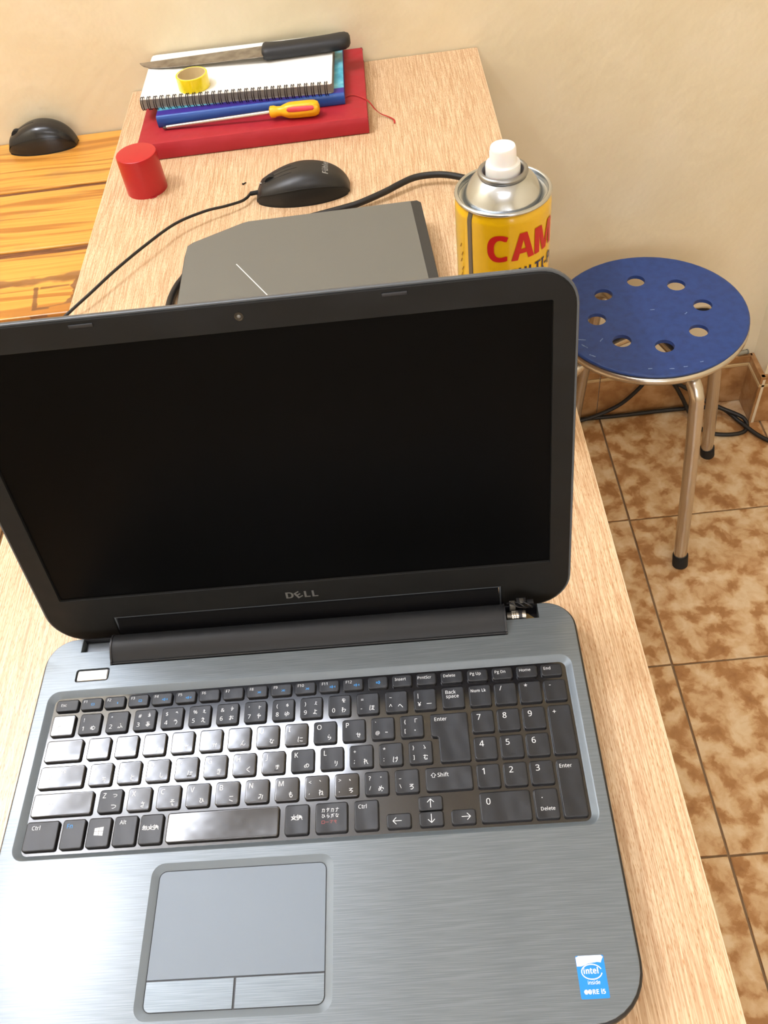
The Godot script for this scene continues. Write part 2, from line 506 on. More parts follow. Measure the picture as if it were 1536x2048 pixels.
func room() -> void:
	var X0 := -1.75; var X1 := 1.6; var Z1 := 2.4; var H := 3.0
	var b := MB.new()
	b.box(Vector3(X0 - 0.1, -0.12, WZ - 0.1), Vector3(X1 + 0.1, -0.003, Z1 + 0.1))
	var fl := struct("floor", b.done(), M.grout, "brown and beige marbled tile floor beside the desk", "floor")
	# 30 cm tiles laid with a 3 mm joint
	var p := 0.3065; var variants := []
	for k in 4:
		var tb := MB.new()
		tb.box(Vector3(-p / 2 + 0.0016, -0.008, -p / 2 + 0.0016), Vector3(p / 2 - 0.0016, 0.0, p / 2 - 0.0016), 0.0012)
		variants.append(tb.done(20.0))
	var rng := RandomNumberGenerator.new(); rng.seed = 5
	for i in range(-8, 4):
		for j in range(-1, 11):
			var c := Vector3(0.612 + p * (i + 0.5), 0, -0.745 + p * (j - 0.5) + 0.001 * i)
			if c.x < X0 - 0.1 or c.x > X1 + 0.12 or c.z > Z1 + 0.1 or c.z < WZ - 0.16: continue
			var o := part(fl, "floor_tile", variants[0], M.tiles[rng.randi() % 4])
			o.position = c
			o.rotation.y = PI / 2 * (rng.randi() % 4)
	var wall := func(called: String, lo: Vector3, hi: Vector3, m: Material) -> void:
		var w := MB.new(); w.box(lo, hi)
		var said: String = {"wall_back": "pale cream painted wall behind the desks and the stool", "wall_left": "cream wall to the left of the wooden table", "wall_right": "cream wall to the right of the stool", "wall_front": "cream wall with a window behind the viewer", "ceiling": "white ceiling with the lamps", "wall_pier": "cream wall corner standing out to the right of the stool"}[called]
		struct(called, w.done(), m, said, "ceiling" if called == "ceiling" else "wall")
	wall.call("wall_back", Vector3(X0 - 0.1, 0, WZ - 0.12), Vector3(X1 + 0.1, H, WZ), M.paint)
	wall.call("wall_left", Vector3(X0 - 0.12, 0, WZ), Vector3(X0, H, Z1), M.paint)
	wall.call("wall_right", Vector3(X1, 0, WZ), Vector3(X1 + 0.12, H, Z1), M.paint)
	wall.call("wall_front", Vector3(X0 - 0.1, 0, Z1), Vector3(X1 + 0.1, H, Z1 + 0.12), M.paint)
	wall.call("ceiling", Vector3(X0 - 0.12, H, WZ - 0.12), Vector3(X1 + 0.12, H + 0.12, Z1 + 0.12), M.ceiling)
	# the pier at the right end of the back wall
	wall.call("wall_pier", Vector3(0.905, 0.02, WZ - 0.02), Vector3(X1, H, -0.968), M.paint)
	# tiled skirting: brown tile, cream line, brown cap
	baseboard("baseboard_back", Vector3(X0, 0, WZ), Vector3(0.902, 0, WZ), Vector3(0, 0, 1))
	baseboard("baseboard_pier_side", Vector3(0.905, 0, WZ), Vector3(0.905, 0, -0.958), Vector3(-1, 0, 0))
	baseboard("baseboard_pier_front", Vector3(0.896, 0, -0.968), Vector3(X1, 0, -0.968), Vector3(0, 0, 1))
	# grey wall plug on top of the skirting in the corner
	var t := thing("wall_plug", "small grey plastic stub lying on the skirting in the wall corner", "plug", Vector3(0.879, 0.121, WZ + 0.006), 0.2)
	var g := MB.new()
	g.tube(PackedVector3Array([Vector3(-0.009, 0.004, 0), Vector3(-0.007, 0.004, 0), Vector3(0.007, 0.004, 0), Vector3(0.009, 0.004, 0)]), 0.004, 12)
	part(t, "stub", g.done(), mat("8c8775", 0.6))
	var g2 := MB.new()
	g2.tube(PackedVector3Array([Vector3(0.009, 0.004, 0), Vector3(0.0115, 0.004, 0)]), 0.0052, 12)
	part(t, "collar", g2.done(), mat("6d6a60", 0.6))

func baseboard(called: String, a: Vector3, b: Vector3, out: Vector3) -> void:
	var d := (b - a).normalized(); var len := a.distance_to(b)
	var root := MB.new()
	root.box(Vector3(0, 0, 0), Vector3(len, 0.112, 0.005))
	var tr := Transform3D(Basis(d, Vector3.UP, d.cross(Vector3.UP)), a)
	if d.cross(Vector3.UP).dot(out) < 0.0: tr = Transform3D(Basis(-d, Vector3.UP, -d.cross(Vector3.UP)), b)
	var said: String = {"baseboard_back": "brown tiled skirting with a cream line along the back wall", "baseboard_pier_side": "short brown skirting tile on the side of the wall corner", "baseboard_pier_front": "brown tiled skirting on the front of the wall corner"}[called]
	var o := struct(called, root.done(), M.plaster, said, "skirting")
	o.transform = tr
	var n := maxi(1, int(round(len / 0.3)))
	var w := len / n
	for i in n:
		for q in [["skirting_tile", 0.001, 0.0925, 0.009, M.base_tile], ["cream_strip", 0.0935, 0.1005, 0.010, M.base_cream], ["cap_strip", 0.1015, 0.118, 0.009, M.base_tile]]:
			var m := MB.new()
			m.box(Vector3(i * w + 0.0008, q[1], 0.0), Vector3((i + 1) * w - 0.0008, q[2], q[3]), 0.001)
			part(o, q[0], m.done(20.0), q[4])

func desk() -> void:
	var t := thing("desk", "narrow pale oak laminate desk running out from the back wall", "desk", Vector3(0.1315, 0, -0.34))
	var x0 := -0.1179 - 0.1315; var x1 := 0.381 - 0.1315; var z0 := WZ + 0.002 + 0.34; var z1 := 0.4 + 0.34
	var b := MB.new()
	b.box(Vector3(x0 + 0.0008, DY - 0.025, z0 + 0.0008), Vector3(x1 - 0.0008, DY, z1 - 0.0008), 0.0)
	part(t, "desktop", b.done(), M.oak)
	for e in [[x0, x0 + 0.0008, z0, z1], [x1 - 0.0008, x1, z0, z1], [x0, x1, z1 - 0.0008, z1], [x0, x1, z0, z0 + 0.0008]]:
		var m := MB.new()
		m.box(Vector3(e[0], DY - 0.025, e[2]), Vector3(e[1], DY - 0.0003, e[3]))
		part(t, "edge_band", m.done(), M.oak_edge)
	for z in [z0 + 0.05, z1 - 0.08]:
		var m := MB.new()
		m.box(Vector3(x0 + 0.035, 0.0, z), Vector3(x1 - 0.06, DY - 0.025, z + 0.02), 0.001)
		part(t, "side_panel", m.done(), M.panel)
	var m2 := MB.new()
	m2.box(Vector3(x0 + 0.04, DY - 0.36, z0 + 0.07), Vector3(x0 + 0.055, DY - 0.025, z1 - 0.08), 0.001)
	part(t, "back_panel", m2.done(), M.panel)

func plank_texture(sd: int, stained: bool) -> ImageTexture:
	var W := 1024; var Hh := 192
	var im := Image.create(W, Hh, false, Image.FORMAT_RGB8)
	var n1 := noise(sd, 1.0, 3, 0.0); var n2 := noise(sd + 1, 1.0, 2); var n3 := noise(sd + 2, 1.0, 3)
	var lo := Color("94571f"); var mid := Color("d2923c"); var hi := Color("e0a850"); var dark := Color("59341a")
	for y in Hh:
		for x in W:
			var u := x / 1024.0; var w := y / 192.0
			var bend := 0.25 * n2.get_noise_2d(u * 3.0, w * 1.2)
			var g := n1.get_noise_2d(u * 3.0, (w + bend * 0.3) * 26.0)
			var c := mid.lerp(hi, clampf(0.5 + g * 0.8, 0, 1))
			c = c.lerp(lo, clampf((n1.get_noise_2d(u * 2.0 + 9.0, (w + bend * 0.4) * 7.0) - 0.12) * 2.0, 0, 0.6))
			c = c.lerp(Color("9a7a48"), clampf((n3.get_noise_2d(u * 7.0, w * 2.5) - 0.3) * 1.6, 0, 0.35))
			if stained:
				# old glue marks: a brown band by the joint, an open bracket and chipped varnish at the right end
				var r := n3.get_noise_2d(u * 26.0, w * 8.0)
				var px := u * 1.09; var pz := w * 0.13
				var k := 0.0
				k = maxf(k, 0.6 * smoothstep(0.009, 0.004, absf(pz - 0.060 + 0.04 * (px - 0.96) + 0.006 * r)) * smoothstep(0.88, 0.94, px + 0.03 * r))
				k = maxf(k, 0.35 * smoothstep(0.006, 0.002, absf(pz - 0.062 + 0.006 * r)))
				k = maxf(k, 0.7 * smoothstep(0.0034, 0.0022, absf(px - 1.0165 - (pz - 0.10) * 0.16) + 0.0012 * r) * smoothstep(0.002, 0.0, absf(pz - 0.0955) - 0.0225))
				k = maxf(k, 0.7 * smoothstep(0.0030, 0.0016, absf(pz - 0.1165) + 0.001 * r) * smoothstep(0.002, 0.0, absf(px - 1.027) - 0.009))
				k = maxf(k, 0.5 * smoothstep(0.0028, 0.0014, absf(pz - 0.0745) + 0.0012 * r) * smoothstep(0.002, 0.0, absf(px - 1.036) - 0.017))
				k = maxf(k, 0.6 * smoothstep(0.0014, 0.0006, absf(pz - 0.1125 + (px - 1.05) * 0.14) + 0.0006 * r) * smoothstep(1.034, 1.038, px))
				k = maxf(k, 0.7 * smoothstep(0.0, 0.002, px - 1.0585 + 0.006 * r + absf(pz - 0.083) * 0.10) * smoothstep(0.03, 0.026, absf(pz - 0.083)))
				c = c.lerp(dark.lerp(Color("6e4a3c"), clampf(0.5 + r, 0, 1)), k)
			im.set_pixel(x, y, c)
	return ImageTexture.create_from_image(im)

func wood_table() -> void:
	var y := DY - 0.0516
	var t := thing("wooden_table", "old orange varnished plank table standing lower left of the pale desk", "table", Vector3(-0.66, 0, -0.81))
	var x0 := -1.215 + 0.66; var x1 := -0.125 + 0.66
	var zs := [[WZ + 0.003, -0.885], [-0.8755, -0.7325], [-0.7185, -0.5885]]
	for k in 3:
		var b := MB.new()
		b.box(Vector3(x0, y - 0.022, zs[k][0] + 0.81), Vector3(x1, y, zs[k][1] + 0.81), 0.0015)
		var m := mat("ffffff", 0.3, 0.0, 0.5)
		m.albedo_texture = plank_texture(100 + k * 7, k == 2)
		var d: float = zs[k][1] - zs[k][0]
		m.uv1_scale = Vector3(1.0 / 1.09, 1.0 / d, 1)
		m.uv1_offset = Vector3(-x0 / 1.09, -(zs[k][0] + 0.81) / d, 0)
		part(t, "plank", b.done(20.0), m)
		if k < 2:
			var f := MB.new()
			f.box(Vector3(x0 + 0.001, y - 0.02, zs[k][1] + 0.81), Vector3(x1 - 0.001, y - 0.0025, zs[k + 1][0] + 0.81))
			part(t, "joint_filler", f.done(), M.filler, "dark brown filler in the gap between planks")
	for q in [[x0 + 0.03, zs[0][0] + 0.85], [x1 - 0.05, zs[0][0] + 0.85], [x0 + 0.03, -0.62 + 0.81], [x1 - 0.05, -0.62 + 0.81]]:
		var l := MB.new()
		l.box(Vector3(q[0] - 0.02, 0, q[1] - 0.02), Vector3(q[0] + 0.02, y - 0.022, q[1] + 0.02), 0.002)
		part(t, "leg", l.done(), mat("a8713a", 0.5))

func stool() -> void:
	var h := 0.42; var r := 0.1465
	var t := thing("stool", "round blue stool with eight holes and steel tube legs by the wall", "stool", Vector3(0.6145, 0, -0.8165), 0.0)
	var disc := PackedVector2Array()
	for i in 72: disc.append(Vector2(cos(TAU * i / 72.0), sin(TAU * i / 72.0)) * r)
	var holes := []; var cut := []
	for k in 8:
		var a := TAU * k / 8.0 - PI / 2 - 0.03
		var hp := PackedVector2Array()
		for i in 20: hp.append(Vector2(cos(a), sin(a)) * 0.0815 + Vector2(cos(TAU * i / 20.0), sin(TAU * i / 20.0)) * 0.0142)
		holes.append(hp)
		var a2 := a + TAU / 8.0
		cut.append(PackedVector2Array([Vector2.ZERO, Vector2(cos(a), sin(a)) * 0.4, Vector2(cos(a2), sin(a2)) * 0.4]))
	var b := MB.new()
	var th := 0.006
	for q in pieces(shrink(disc, 0.003), holes, cut):
		b.face(q, h); b.face(q, h - th, true)
	b.loft([ring(disc, h - th, 0.003), ring(disc, h - th + 0.002, 0.0005), ring(disc, h - 0.003), ring(disc, h - 0.0009, 0.0009), ring(disc, h, 0.003)], false, false)
	for hp in holes:
		b.strip(ring(hp, h), ring(hp, h - th))
	part(t, "seat", b.done(50.0), M.blue_seat)
	var rim := MB.new()
	var rp := []
	for i in 9:
		var a := TAU * i / 8.0
		rp.append(Vector2(r - 0.007 + cos(a) * 0.0085, h - 0.0135 - sin(a) * -0.0075))
	rim.lathe(rp.slice(0, 9), 72)
	part(t, "steel_ring", rim.done(60.0), M.chrome)
	# two bent tubes cross under the seat; each one makes two legs
	for k in 2:
		var a0 := deg_to_rad(71.5 - 92.5 * k)
		var e := Vector3(cos(a0), 0, sin(a0))
		var low := 0.0125 * k
		for s in [1, -1]:
			var hy := h - 0.038 - low
			var off := Vector3(0.013, 0, 0) if k == 0 else Vector3(0, 0, -0.02)
			var pts := [Vector3(0, hy, 0) + off, e * s * 0.055 + Vector3(0, hy, 0) + off, e * s * 0.105 + Vector3(0, hy, 0) + off * 0.3, e * s * 0.124 + Vector3(0, hy - 0.003, 0), e * s * 0.139 + Vector3(0, hy - 0.018, 0), e * s * 0.1455 + Vector3(0, hy - 0.045, 0), e * s * 0.165 + Vector3(0, 0.2, 0), e * s * 0.1875 + Vector3(0, 0.02, 0)]
			var l := MB.new()
			l.tube(curve(pts, 0.008), 0.0112, 16)
			var leg := part(t, "leg", l.done(60.0), M.steel)
			var f := MB.new()
			var dd := Vector3(e.x * s * 0.2, -1, e.z * s * 0.2).normalized()
			var p0: Vector3 = e * s * 0.1875 + Vector3(0, 0.024, 0)
			f.tube(PackedVector3Array([p0, p0 + dd * 0.003, p0 + dd * 0.021, p0 + dd * 0.0238]), 0.0132, 16)
			part(leg, "rubber_foot", f.done(50.0), M.rubber)
	# paint scuffs on the seat
	var rng := RandomNumberGenerator.new(); rng.seed = 9
	for q in [[-0.118, 0.045, 0.022, 0.3], [-0.112, 0.062, 0.012, 0.9], [-0.085, 0.052, 0.008, -0.9], [-0.125, 0.0, 0.005, 0.5], [-0.03, 0.127, 0.006, 0.0], [0.0, 0.132, 0.007, 0.1], [0.02, 0.131, 0.006, 0.0], [0.045, 0.124, 0.005, -0.2], [0.005, -0.005, 0.007, 0.1], [0.052, 0.012, 0.006, -0.7], [-0.105, 0.085, 0.01, 0.7]]:
		var sc := MB.new()
		var d := Vector2(cos(q[3]), sin(q[3])); var e := d.orthogonal()
		var pl := PackedVector2Array()
		for i in 9: pl.append(Vector2(q[0], q[1]) + d * q[2] * (i / 8.0 - 0.5) + e * rng.randf_range(0.0002, 0.0012))
		for i in range(8, -1, -1): pl.append(Vector2(q[0], q[1]) + d * q[2] * (i / 8.0 - 0.5) - e * rng.randf_range(0.0002, 0.0012))
		sc.face(pl, h + 0.00012)
		part(t, "paint_scuff", sc.done(), M.scuff)

func floor_cables() -> void:
	var f := func(x: float, z: float, y := 0.0045) -> Vector3: return Vector3(x, y, z)
	var g := "black cables on the floor behind the stool"
	var a := MB.new()
	a.tube(curve([f.call(0.30, -1.012), f.call(0.45, -1.012), f.call(0.577, -1.014), f.call(0.657, -1.013), f.call(0.75, -1.012, 0.006), f.call(0.816, -1.007, 0.008), f.call(0.852, -0.994, 0.012), f.call(0.876, -0.953, 0.010), f.call(0.915, -0.902, 0.0045), f.call(1.0, -0.84), f.call(1.15, -0.78)], 0.008), 0.0042, 10)
	var o := part(self, numbered("floor_cable"), a.done(60.0), M.cable)
	o.set_meta("label", "black cable lying along the skirting and out past the wall corner"); o.set_meta("category", "cable"); o.set_meta("group", g)
	var b := MB.new()
	b.tube(curve([f.call(0.40, -1.0), f.call(0.52, -1.006), f.call(0.59, -1.008, 0.012), f.call(0.646, -1.012, 0.034), f.call(0.678, -1.013, 0.066), f.call(0.70, -1.014, 0.095), f.call(0.725, -1.014, 0.10), f.call(0.75, -1.014, 0.078), f.call(0.772, -1.008, 0.04), f.call(0.787, -0.998, 0.010), f.call(0.7985, -0.955), f.call(0.822, -0.934), f.call(0.859, -0.9275), f.call(0.8835, -0.9365), f.call(0.884, -0.958, 0.0145), f.call(0.845, -0.984, 0.024), f.call(0.81, -1.0, 0.038), f.call(0.785, -1.008, 0.058), f.call(0.757, -1.014, 0.076), f.call(0.735, -1.017, 0.09)], 0.008), 0.0040, 10)
	o = part(self, numbered("floor_cable"), b.done(60.0), M.cable)
	o.set_meta("label", "black cable rising behind the stool and looping on the tiles"); o.set_meta("category", "cable"); o.set_meta("group", g)

# ------------------------------------------------------------------ laptop
func kana(c: String) -> String:
	var k := {
		"あ": "2272 414649 686456382726355475867759", "い": "2224273846 728486", "う": "3162 234363747659", "え": "3152 236328 45565889", "お": "2363 4148382736658677 58 7283",
		"ぁ": "3474 515759 6865 573847567678", "ぅ": "4363 34546476 59", "ぇ": "4353 346438 56586989", "ぉ": "3464 515848475676 78 7484",
		"か": "23637668 58 4229 7284", "き": "2272 2474 4166 6737283969", "く": "712579", "け": "211829 4383 717659", "こ": "2272 274879", "さ": "2373 4166 6737284969", "し": "31375876",
		"す": "2282 51564635445558 39", "せ": "2384 727666 41475878", "そ": "31712484 56585979", "た": "2262 4219 5484 576989", "ち": "2272 423655757759 39", "つ": "135384865838", "て": "2282555779", "と": "3144 7334274979",
		"な": "2252 4226 6483 6568483757 79", "に": "211829 4383 475888", "ぬ": "2248 51271614437385775856 89", "ね": "3139 224226 45637478586789", "の": "52472816345373857758", "は": "211829 4383 626848476789",
		"ひ": "224226385866627687", "ふ": "4152 54655738 2618 7688", "へ": "16334388", "ほ": "211829 4282 4484 626848476789", "ま": "2272 2474 515838375779", "み": "225237181646 87 7369", "む": "2262 4146363545487876 7283",
		"め": "2247 51371815447486 6859", "も": "4137496976 2363 2565", "や": "24747556 4152 3249", "ゃ": "3575 4345 4449", "ゆ": "22162744738567 45 515639", "ゅ": "3438 35556667 5359", "よ": "4373 414828274779", "ょ": "5474 53584838 5779",
		"ら": "4152 333655757749", "り": "3135 626649", "る": "22722555765848 57", "れ": "3139 224226 4563667889", "ろ": "22722565775939", "わ": "3139 224226 4564857759", "を": "2272 41255457 84464878", "ん": "51183646587886",
		"ー": "1585", "゛": "2334 4354", "゜": "2333343424 23", "「": "713138", "」": "326838", "、": "2345", "。": "2535374726 25", "・": "44455554",
		"カ": "23736958 4229", "タ": "4124 327239 3456", "ナ": "2383 514829", "が": "23536658 4229 7182 5263", "ロ": "2282882822", "マ": "228256 4658", "字": "5152 2383 3575 5579 59",
		"変": "5153 1494 3436 6466 2425 8485 4628 467619 3799", "換": "0333 212919 0625 5243 5373 4484 4446 8486 3696 6439 6499", "無": "3114 2383 1595 3337 5337 7377 1797 2818 4849 6869 8899",
		"up": "5159 5124 5184", "down": "5159 5926 5986", "left": "1595 1542 1548", "right": "1595 9562 9568", "spk": "24547278562624 8486", "wave": "7476 8387", "bar": "2282862622", "play": "235527 6367 8387"}
	return k.get(c, "")

func keycap(w: float, d: float, poly := PackedVector2Array()) -> ArrayMesh:
	var id := "%.4f %.4f %d" % [w, d, poly.size()]
	if key_cache.has(id): return key_cache[id]
	var p := poly if poly.size() else rrect(-w / 2, w / 2, -d / 2, d / 2, 0.0018, 4)
	var b := MB.new()
	b.loft([ring(p, -0.0024), ring(p, -0.0007), ring(p, -0.0003, 0.00014), ring(p, -0.00006, 0.00042), ring(p, 0.0, 0.0008)], false, false)
	b.face(shrink(p, 0.0008), 0.0)
	key_cache[id] = b.done(50.0, Transform3D(Basis(), Vector3(0, LH, 0)))
	return key_cache[id]

func add_key(root: Node3D, q: Array) -> void:
	# q: x0, x1, z0, z1 (mm), name, worn, legends as [kind, text, dx, dz, size] in mm from the key's top left
	var x0: float = q[0] / 1000.0; var x1: float = q[1] / 1000.0; var z0: float = q[2] / 1000.0; var z1: float = q[3] / 1000.0
	var c := Vector3((x0 + x1) / 2, 0, (z0 + z1) / 2)
	var poly := PackedVector2Array()
	if q[4] == "enter_key" and z1 - z0 > 0.03 and x1 < 0.26:
		var notch := 0.0046; var zz := 0.0004
		poly = PackedVector2Array([Vector2(x0 - c.x + 0.0009, z0 - c.z + 0.0003), Vector2(x1 - c.x - 0.0009, z0 - c.z + 0.0003), Vector2(x1 - c.x, z0 - c.z + 0.0015), Vector2(x1 - c.x, z1 - c.z - 0.0012), Vector2(x1 - c.x - 0.0012, z1 - c.z), Vector2(x0 - c.x + notch + 0.0012, z1 - c.z), Vector2(x0 - c.x + notch, z1 - c.z - 0.0012), Vector2(x0 - c.x + notch, zz), Vector2(x0 - c.x + notch - 0.0008, zz - 0.0009), Vector2(x0 - c.x + 0.0012, zz - 0.0012), Vector2(x0 - c.x, zz - 0.0024), Vector2(x0 - c.x, z0 - c.z + 0.0013)])
	var k := part(root, q[4], keycap(x1 - x0, z1 - z0, poly), M.key_worn if q[5] else M.key)
	k.position = c
	var sets := {}
	for l in q[6]:
		var col: String = "legend_blue" if l[0].ends_with("b") else ("legend_red" if l[0].ends_with("r") else "legend")
		if not sets.has(col): sets[col] = MB.new()
		var lx: float = -(x1 - x0) / 2 + l[2] / 1000.0; var lz: float = -(z1 - z0) / 2 + l[3] / 1000.0
		if l[0].begins_with("t"): lay_text(sets[col], l[1], lx, lz, l[4] / 1000.0, LH + 0.00004)
		elif l[0].begins_with("k"):
			var step := 0.0
			var word: PackedStringArray = PackedStringArray([l[1]]) if kana(l[1]) else l[1].split("")
			for ch in word:
				lay_strokes(sets[col], kana(ch), lx + step, lz - l[4] / 1000.0, l[4] / 1000.0, LH + 0.00004, clampf(l[4] * 0.000055, 0.00009, 0.0002))
				step += l[4] / 1000.0 * 1.12
		elif l[0].begins_with("s"):      # hollow arrow of the shift keys
			var s: float = l[4] / 1000.0
			var pts := [[0.5, 0], [1.05, 0.55], [0.75, 0.55], [0.75, 1], [0.25, 1], [0.25, 0.55], [-0.05, 0.55]]
			for i in 7:
				var a := Vector2(lx + pts[i][0] * s, lz - s + pts[i][1] * s); var b := Vector2(lx + pts[(i + 1) % 7][0] * s, lz - s + pts[(i + 1) % 7][1] * s)
				var e := Vector2(-(b - a).y, (b - a).x).normalized() * 0.00013
				sets[col].quad(Vector3((a - e).x, LH + 0.00004, (a - e).y), Vector3((a + e).x, LH + 0.00004, (a + e).y), Vector3((b + e).x, LH + 0.00004, (b + e).y), Vector3((b - e).x, LH + 0.00004, (b - e).y))
		elif l[0].begins_with("w"):      # four-pane emblem
			for i in 2:
				for j in 2:
					var s: float = l[4] / 1000.0
					var u0 := i * 0.52; var u1 := u0 + 0.48; var t0 := j * 0.52; var t1 := t0 + 0.48
					var f := func(u: float, t: float) -> Vector3: return Vector3(lx + u * s, LH + 0.00004, lz - s + (0.5 + (t - 0.5) * (0.78 + 0.22 * u)) * s)
					sets[col].quad(f.call(u0, t0), f.call(u0, t1), f.call(u1, t1), f.call(u1, t0))
	for col in sets: if sets[col].v.size(): part(k, "legend", sets[col].done(), M[col])

func keyboard(root: Node3D) -> void:
	var K := []
	# function row
	var fz := [-18.6, -10.0]
	var fk := [["Back", "", -26.4, -10.8], ["F1", "bar", -9.1, 5.6], ["F2", "wave", 7.4, 21.8], ["F3", "bar", 24.0, 38.2], ["F4", "spk", 40.4, 54.6], ["F5", "spk", 56.8, 71.0], ["F6", "", 73.2, 87.4], ["F7", "", 89.6, 103.8], ["F8", "play", 106.0, 120.2], ["F9", "play", 122.4, 136.6], ["F10", "play", 138.8, 153.0], ["F11", "spk", 155.2, 168.9], ["F12", "spk", 171.4, 185.1]]
	for i in fk.size():
		var a: Array = fk[i]
		var l := [["t", "Esc" if i == 0 else a[0], 2.0 if i else 3.6, 3.5 if i else 5.0, 2.0]]
		if a[1]: l.append(["kb", a[1], 7.2, 6.4, 2.6])
		if a[1] in ["spk", "wave"] and i > 3: l.append(["kb", "wave", 8.6, 6.4, 2.6])
		K.append([a[2], a[3], fz[0], fz[1], "function_key", false, l])
	K.append([188.1, 201.7, fz[0], fz[1], "function_key", false, [["kb", "spk", 5.4, 6.0, 3.2]]])
	for a in [["Insert", 204.4, 217.8], ["PrntScr", 220.7, 234.0], ["Delete", 236.9, 251.6], ["Pg Up", 254.6, 268.3], ["Pg Dn", 271.0, 284.5], ["Home", 287.2, 300.9], ["End", 303.3, 317.1]]:
		K.append([a[1], a[2], fz[0], fz[1], "function_key", false, [["t", a[0], 2.0 if a[0] != "PrntScr" else 1.0, 4.2, 2.05]]])
	# number row
	var P := 18.8
	var num := [["!", "1", "", "ぬ"], ["\"", "2", "", "ふ"], ["#", "3", "ぁ", "あ"], ["$", "4", "ぅ", "う"], ["%", "5", "ぇ", "え"], ["&", "6", "ぉ", "お"], ["'", "7", "ゃ", "や"], ["(", "8", "ゅ", "ゆ"], [")", "9", "ょ", "よ"], ["", "0", "を", "わ"], ["=", "-", "", "ほ"], ["~", "^", "", "へ"], ["|", "¥", "", "ー"]]
	K.append([-26.4, -10.6, -7.0, 8.1, "key", true, [["k", "換無", 4.0, 5.4, 3.0], ["k", "変", 4.2, 9.0, 3.0], ["k", "字", 4.2, 12.6, 3.0]]])
	for i in 13:
		var x := -7.4 + i * P; var n: Array = num[i]
		var l := [["t", n[1], 2.6, 12.4, 3.0], ["k", n[3], 8.6, 12.6, 3.4]]
		if n[0]: l.append(["t", n[0], 2.9, 6.0, 2.6])
		if n[2]: l.append(["k", n[2], 8.8, 5.8, 3.0])
		K.append([x, x + 14.9, -7.0, 8.1, "key", false, l])
	K.append([236.8, 251.7, -7.0, 8.1, "backspace_key", false, [["t", "Back", 2.6, 5.0, 2.4], ["t", "space", 2.8, 8.0, 2.4]]])
	# letter rows
	var rows := [[1.9, 11.3, "QWERTYUIOP@[", "たていすかんなにらせ゛゜"], [6.6, 29.4, "ASDFGHJKL;:]", "ちとしはきくまのりれけむ"], [16.0, 47.6, "ZXCVBNM,./\\", "つさそひこみもねるめろ"]]
	var shifted := {"@": "`", "[": "{", ";": "+", ":": "*", "]": "}", ",": "<", ".": ">", "/": "?", "\\": "_"}
	var extra := {"[": "「", "]": "」", ",": "、", ".": "。", "/": "・", "Z": "つ"}
	for r in rows:
		for i in r[2].length():
			var ch: String = r[2][i]
			var x: float = r[0] + i * P
			var l := [["k", r[3][i], 8.8, 13.0, 3.4]]
			if shifted.has(ch):
				l.append(["t", shifted[ch], 2.6, 5.6, 2.5]); l.append(["t", ch, 2.8, 12.0, 2.5])
			else: l.append(["t", ch, 2.4, 5.6, 3.3])
			if extra.has(ch): l.append(["k", extra[ch], 9.0, 5.6, 2.8])
			var worn: bool = i < 9 and not (ch in ["K", "L", "Z", "P", "O"])
			K.append([x, x + 15.2, r[1], r[1] + 15.1, "key", worn, l])
	# wide keys
	K.append([-26.6, -1.8, 11.3, 26.4, "tab_key", true, [["t", "Tab", 3.0, 5.4, 2.6]]])
	K.append([-26.9, 3.0, 29.4, 44.5, "caps_lock_key", true, [["t", "Caps Lock", 3.0, 5.2, 2.4], ["k", "変字", 6.4, 9.2, 2.8]]])
	K.append([-27.2, 12.2, 47.6, 62.7, "shift_key", true, [["s", "", 3.0, 8.0, 2.9], ["t", "Shift", 6.4, 7.8, 2.7]]])
	K.append([228.2, 252.4, 11.3, 44.6, "enter_key", false, [["t", "Enter", 2.8, 5.4, 2.5]]])
	K.append([223.0, 252.2, 47.6, 62.7, "shift_key", false, [["s", "", 3.6, 6.6, 2.9], ["t", "Shift", 7.6, 6.4, 2.5]]])
	# bottom row
	var b0 := 65.5; var b1 := 84.0
	K.append([-27.8, -6.6, b0, b1, "control_key", false, [["t", "Ctrl", 4.0, 5.4, 2.6]]])
	K.append([-4.2, 10.4, b0, b1, "function_lock_key", false, [["tb", "Fn", 3.0, 5.6, 2.8]]])
	K.append([12.3, 27.0, b0, b1, "start_key", false, [["w", "", 4.6, 11.6, 5.6]]])
	K.append([28.9, 43.6, b0, b1, "alt_key", false, [["t", "Alt", 3.4, 5.2, 2.5]]])
	K.append([45.4, 60.0, b0, b1, "key", false, [["k", "無変換", 2.0, 9.8, 3.1]]])
	K.append([62.4, 132.4, b0, b1, "space_bar", true, []])
	K.append([136.0, 151.0, b0, b1, "key", false, [["k", "変換", 4.0, 9.6, 3.2]]])
	K.append([154.8, 174.7, b0, b1, "key", false, [["k", "カタカナ", 3.8, 6.0, 2.5], ["k", "ひらがな", 3.8, 9.6, 2.5], ["kr", "ローマ字", 3.8, 13.2, 2.2]]])
	K.append([178.6, 193.6, b0, b1, "control_key", false, [["t", "Ctrl", 2.6, 5.2, 2.5]]])
	K.append([198.2, 213.2, 75.0, b1, "arrow_key", false, [["k", "left", 3.8, 7.2, 5.2]]])
	K.append([217.8, 232.7, b0, 74.5, "arrow_key", false, [["k", "up", 4.8, 7.2, 5.2]]])
	K.append([217.8, 232.7, 75.0, b1, "arrow_key", false, [["k", "down", 4.8, 7.0, 5.2]]])
	K.append([237.0, 252.0, 75.0, b1, "arrow_key", false, [["k", "right", 6.4, 7.2, 5.2]]])
	# number pad
	var cx := [254.6, 271.1, 287.3, 303.4]
	for i in 4: K.append([cx[i], cx[i] + 14.5, -7.0, 8.1, "key", false, [["t", ["Num Lk", "/", "*", "-"][i], 1.4 if i == 0 else 3.6, 5.2, 2.1 if i == 0 else 3.2]]])
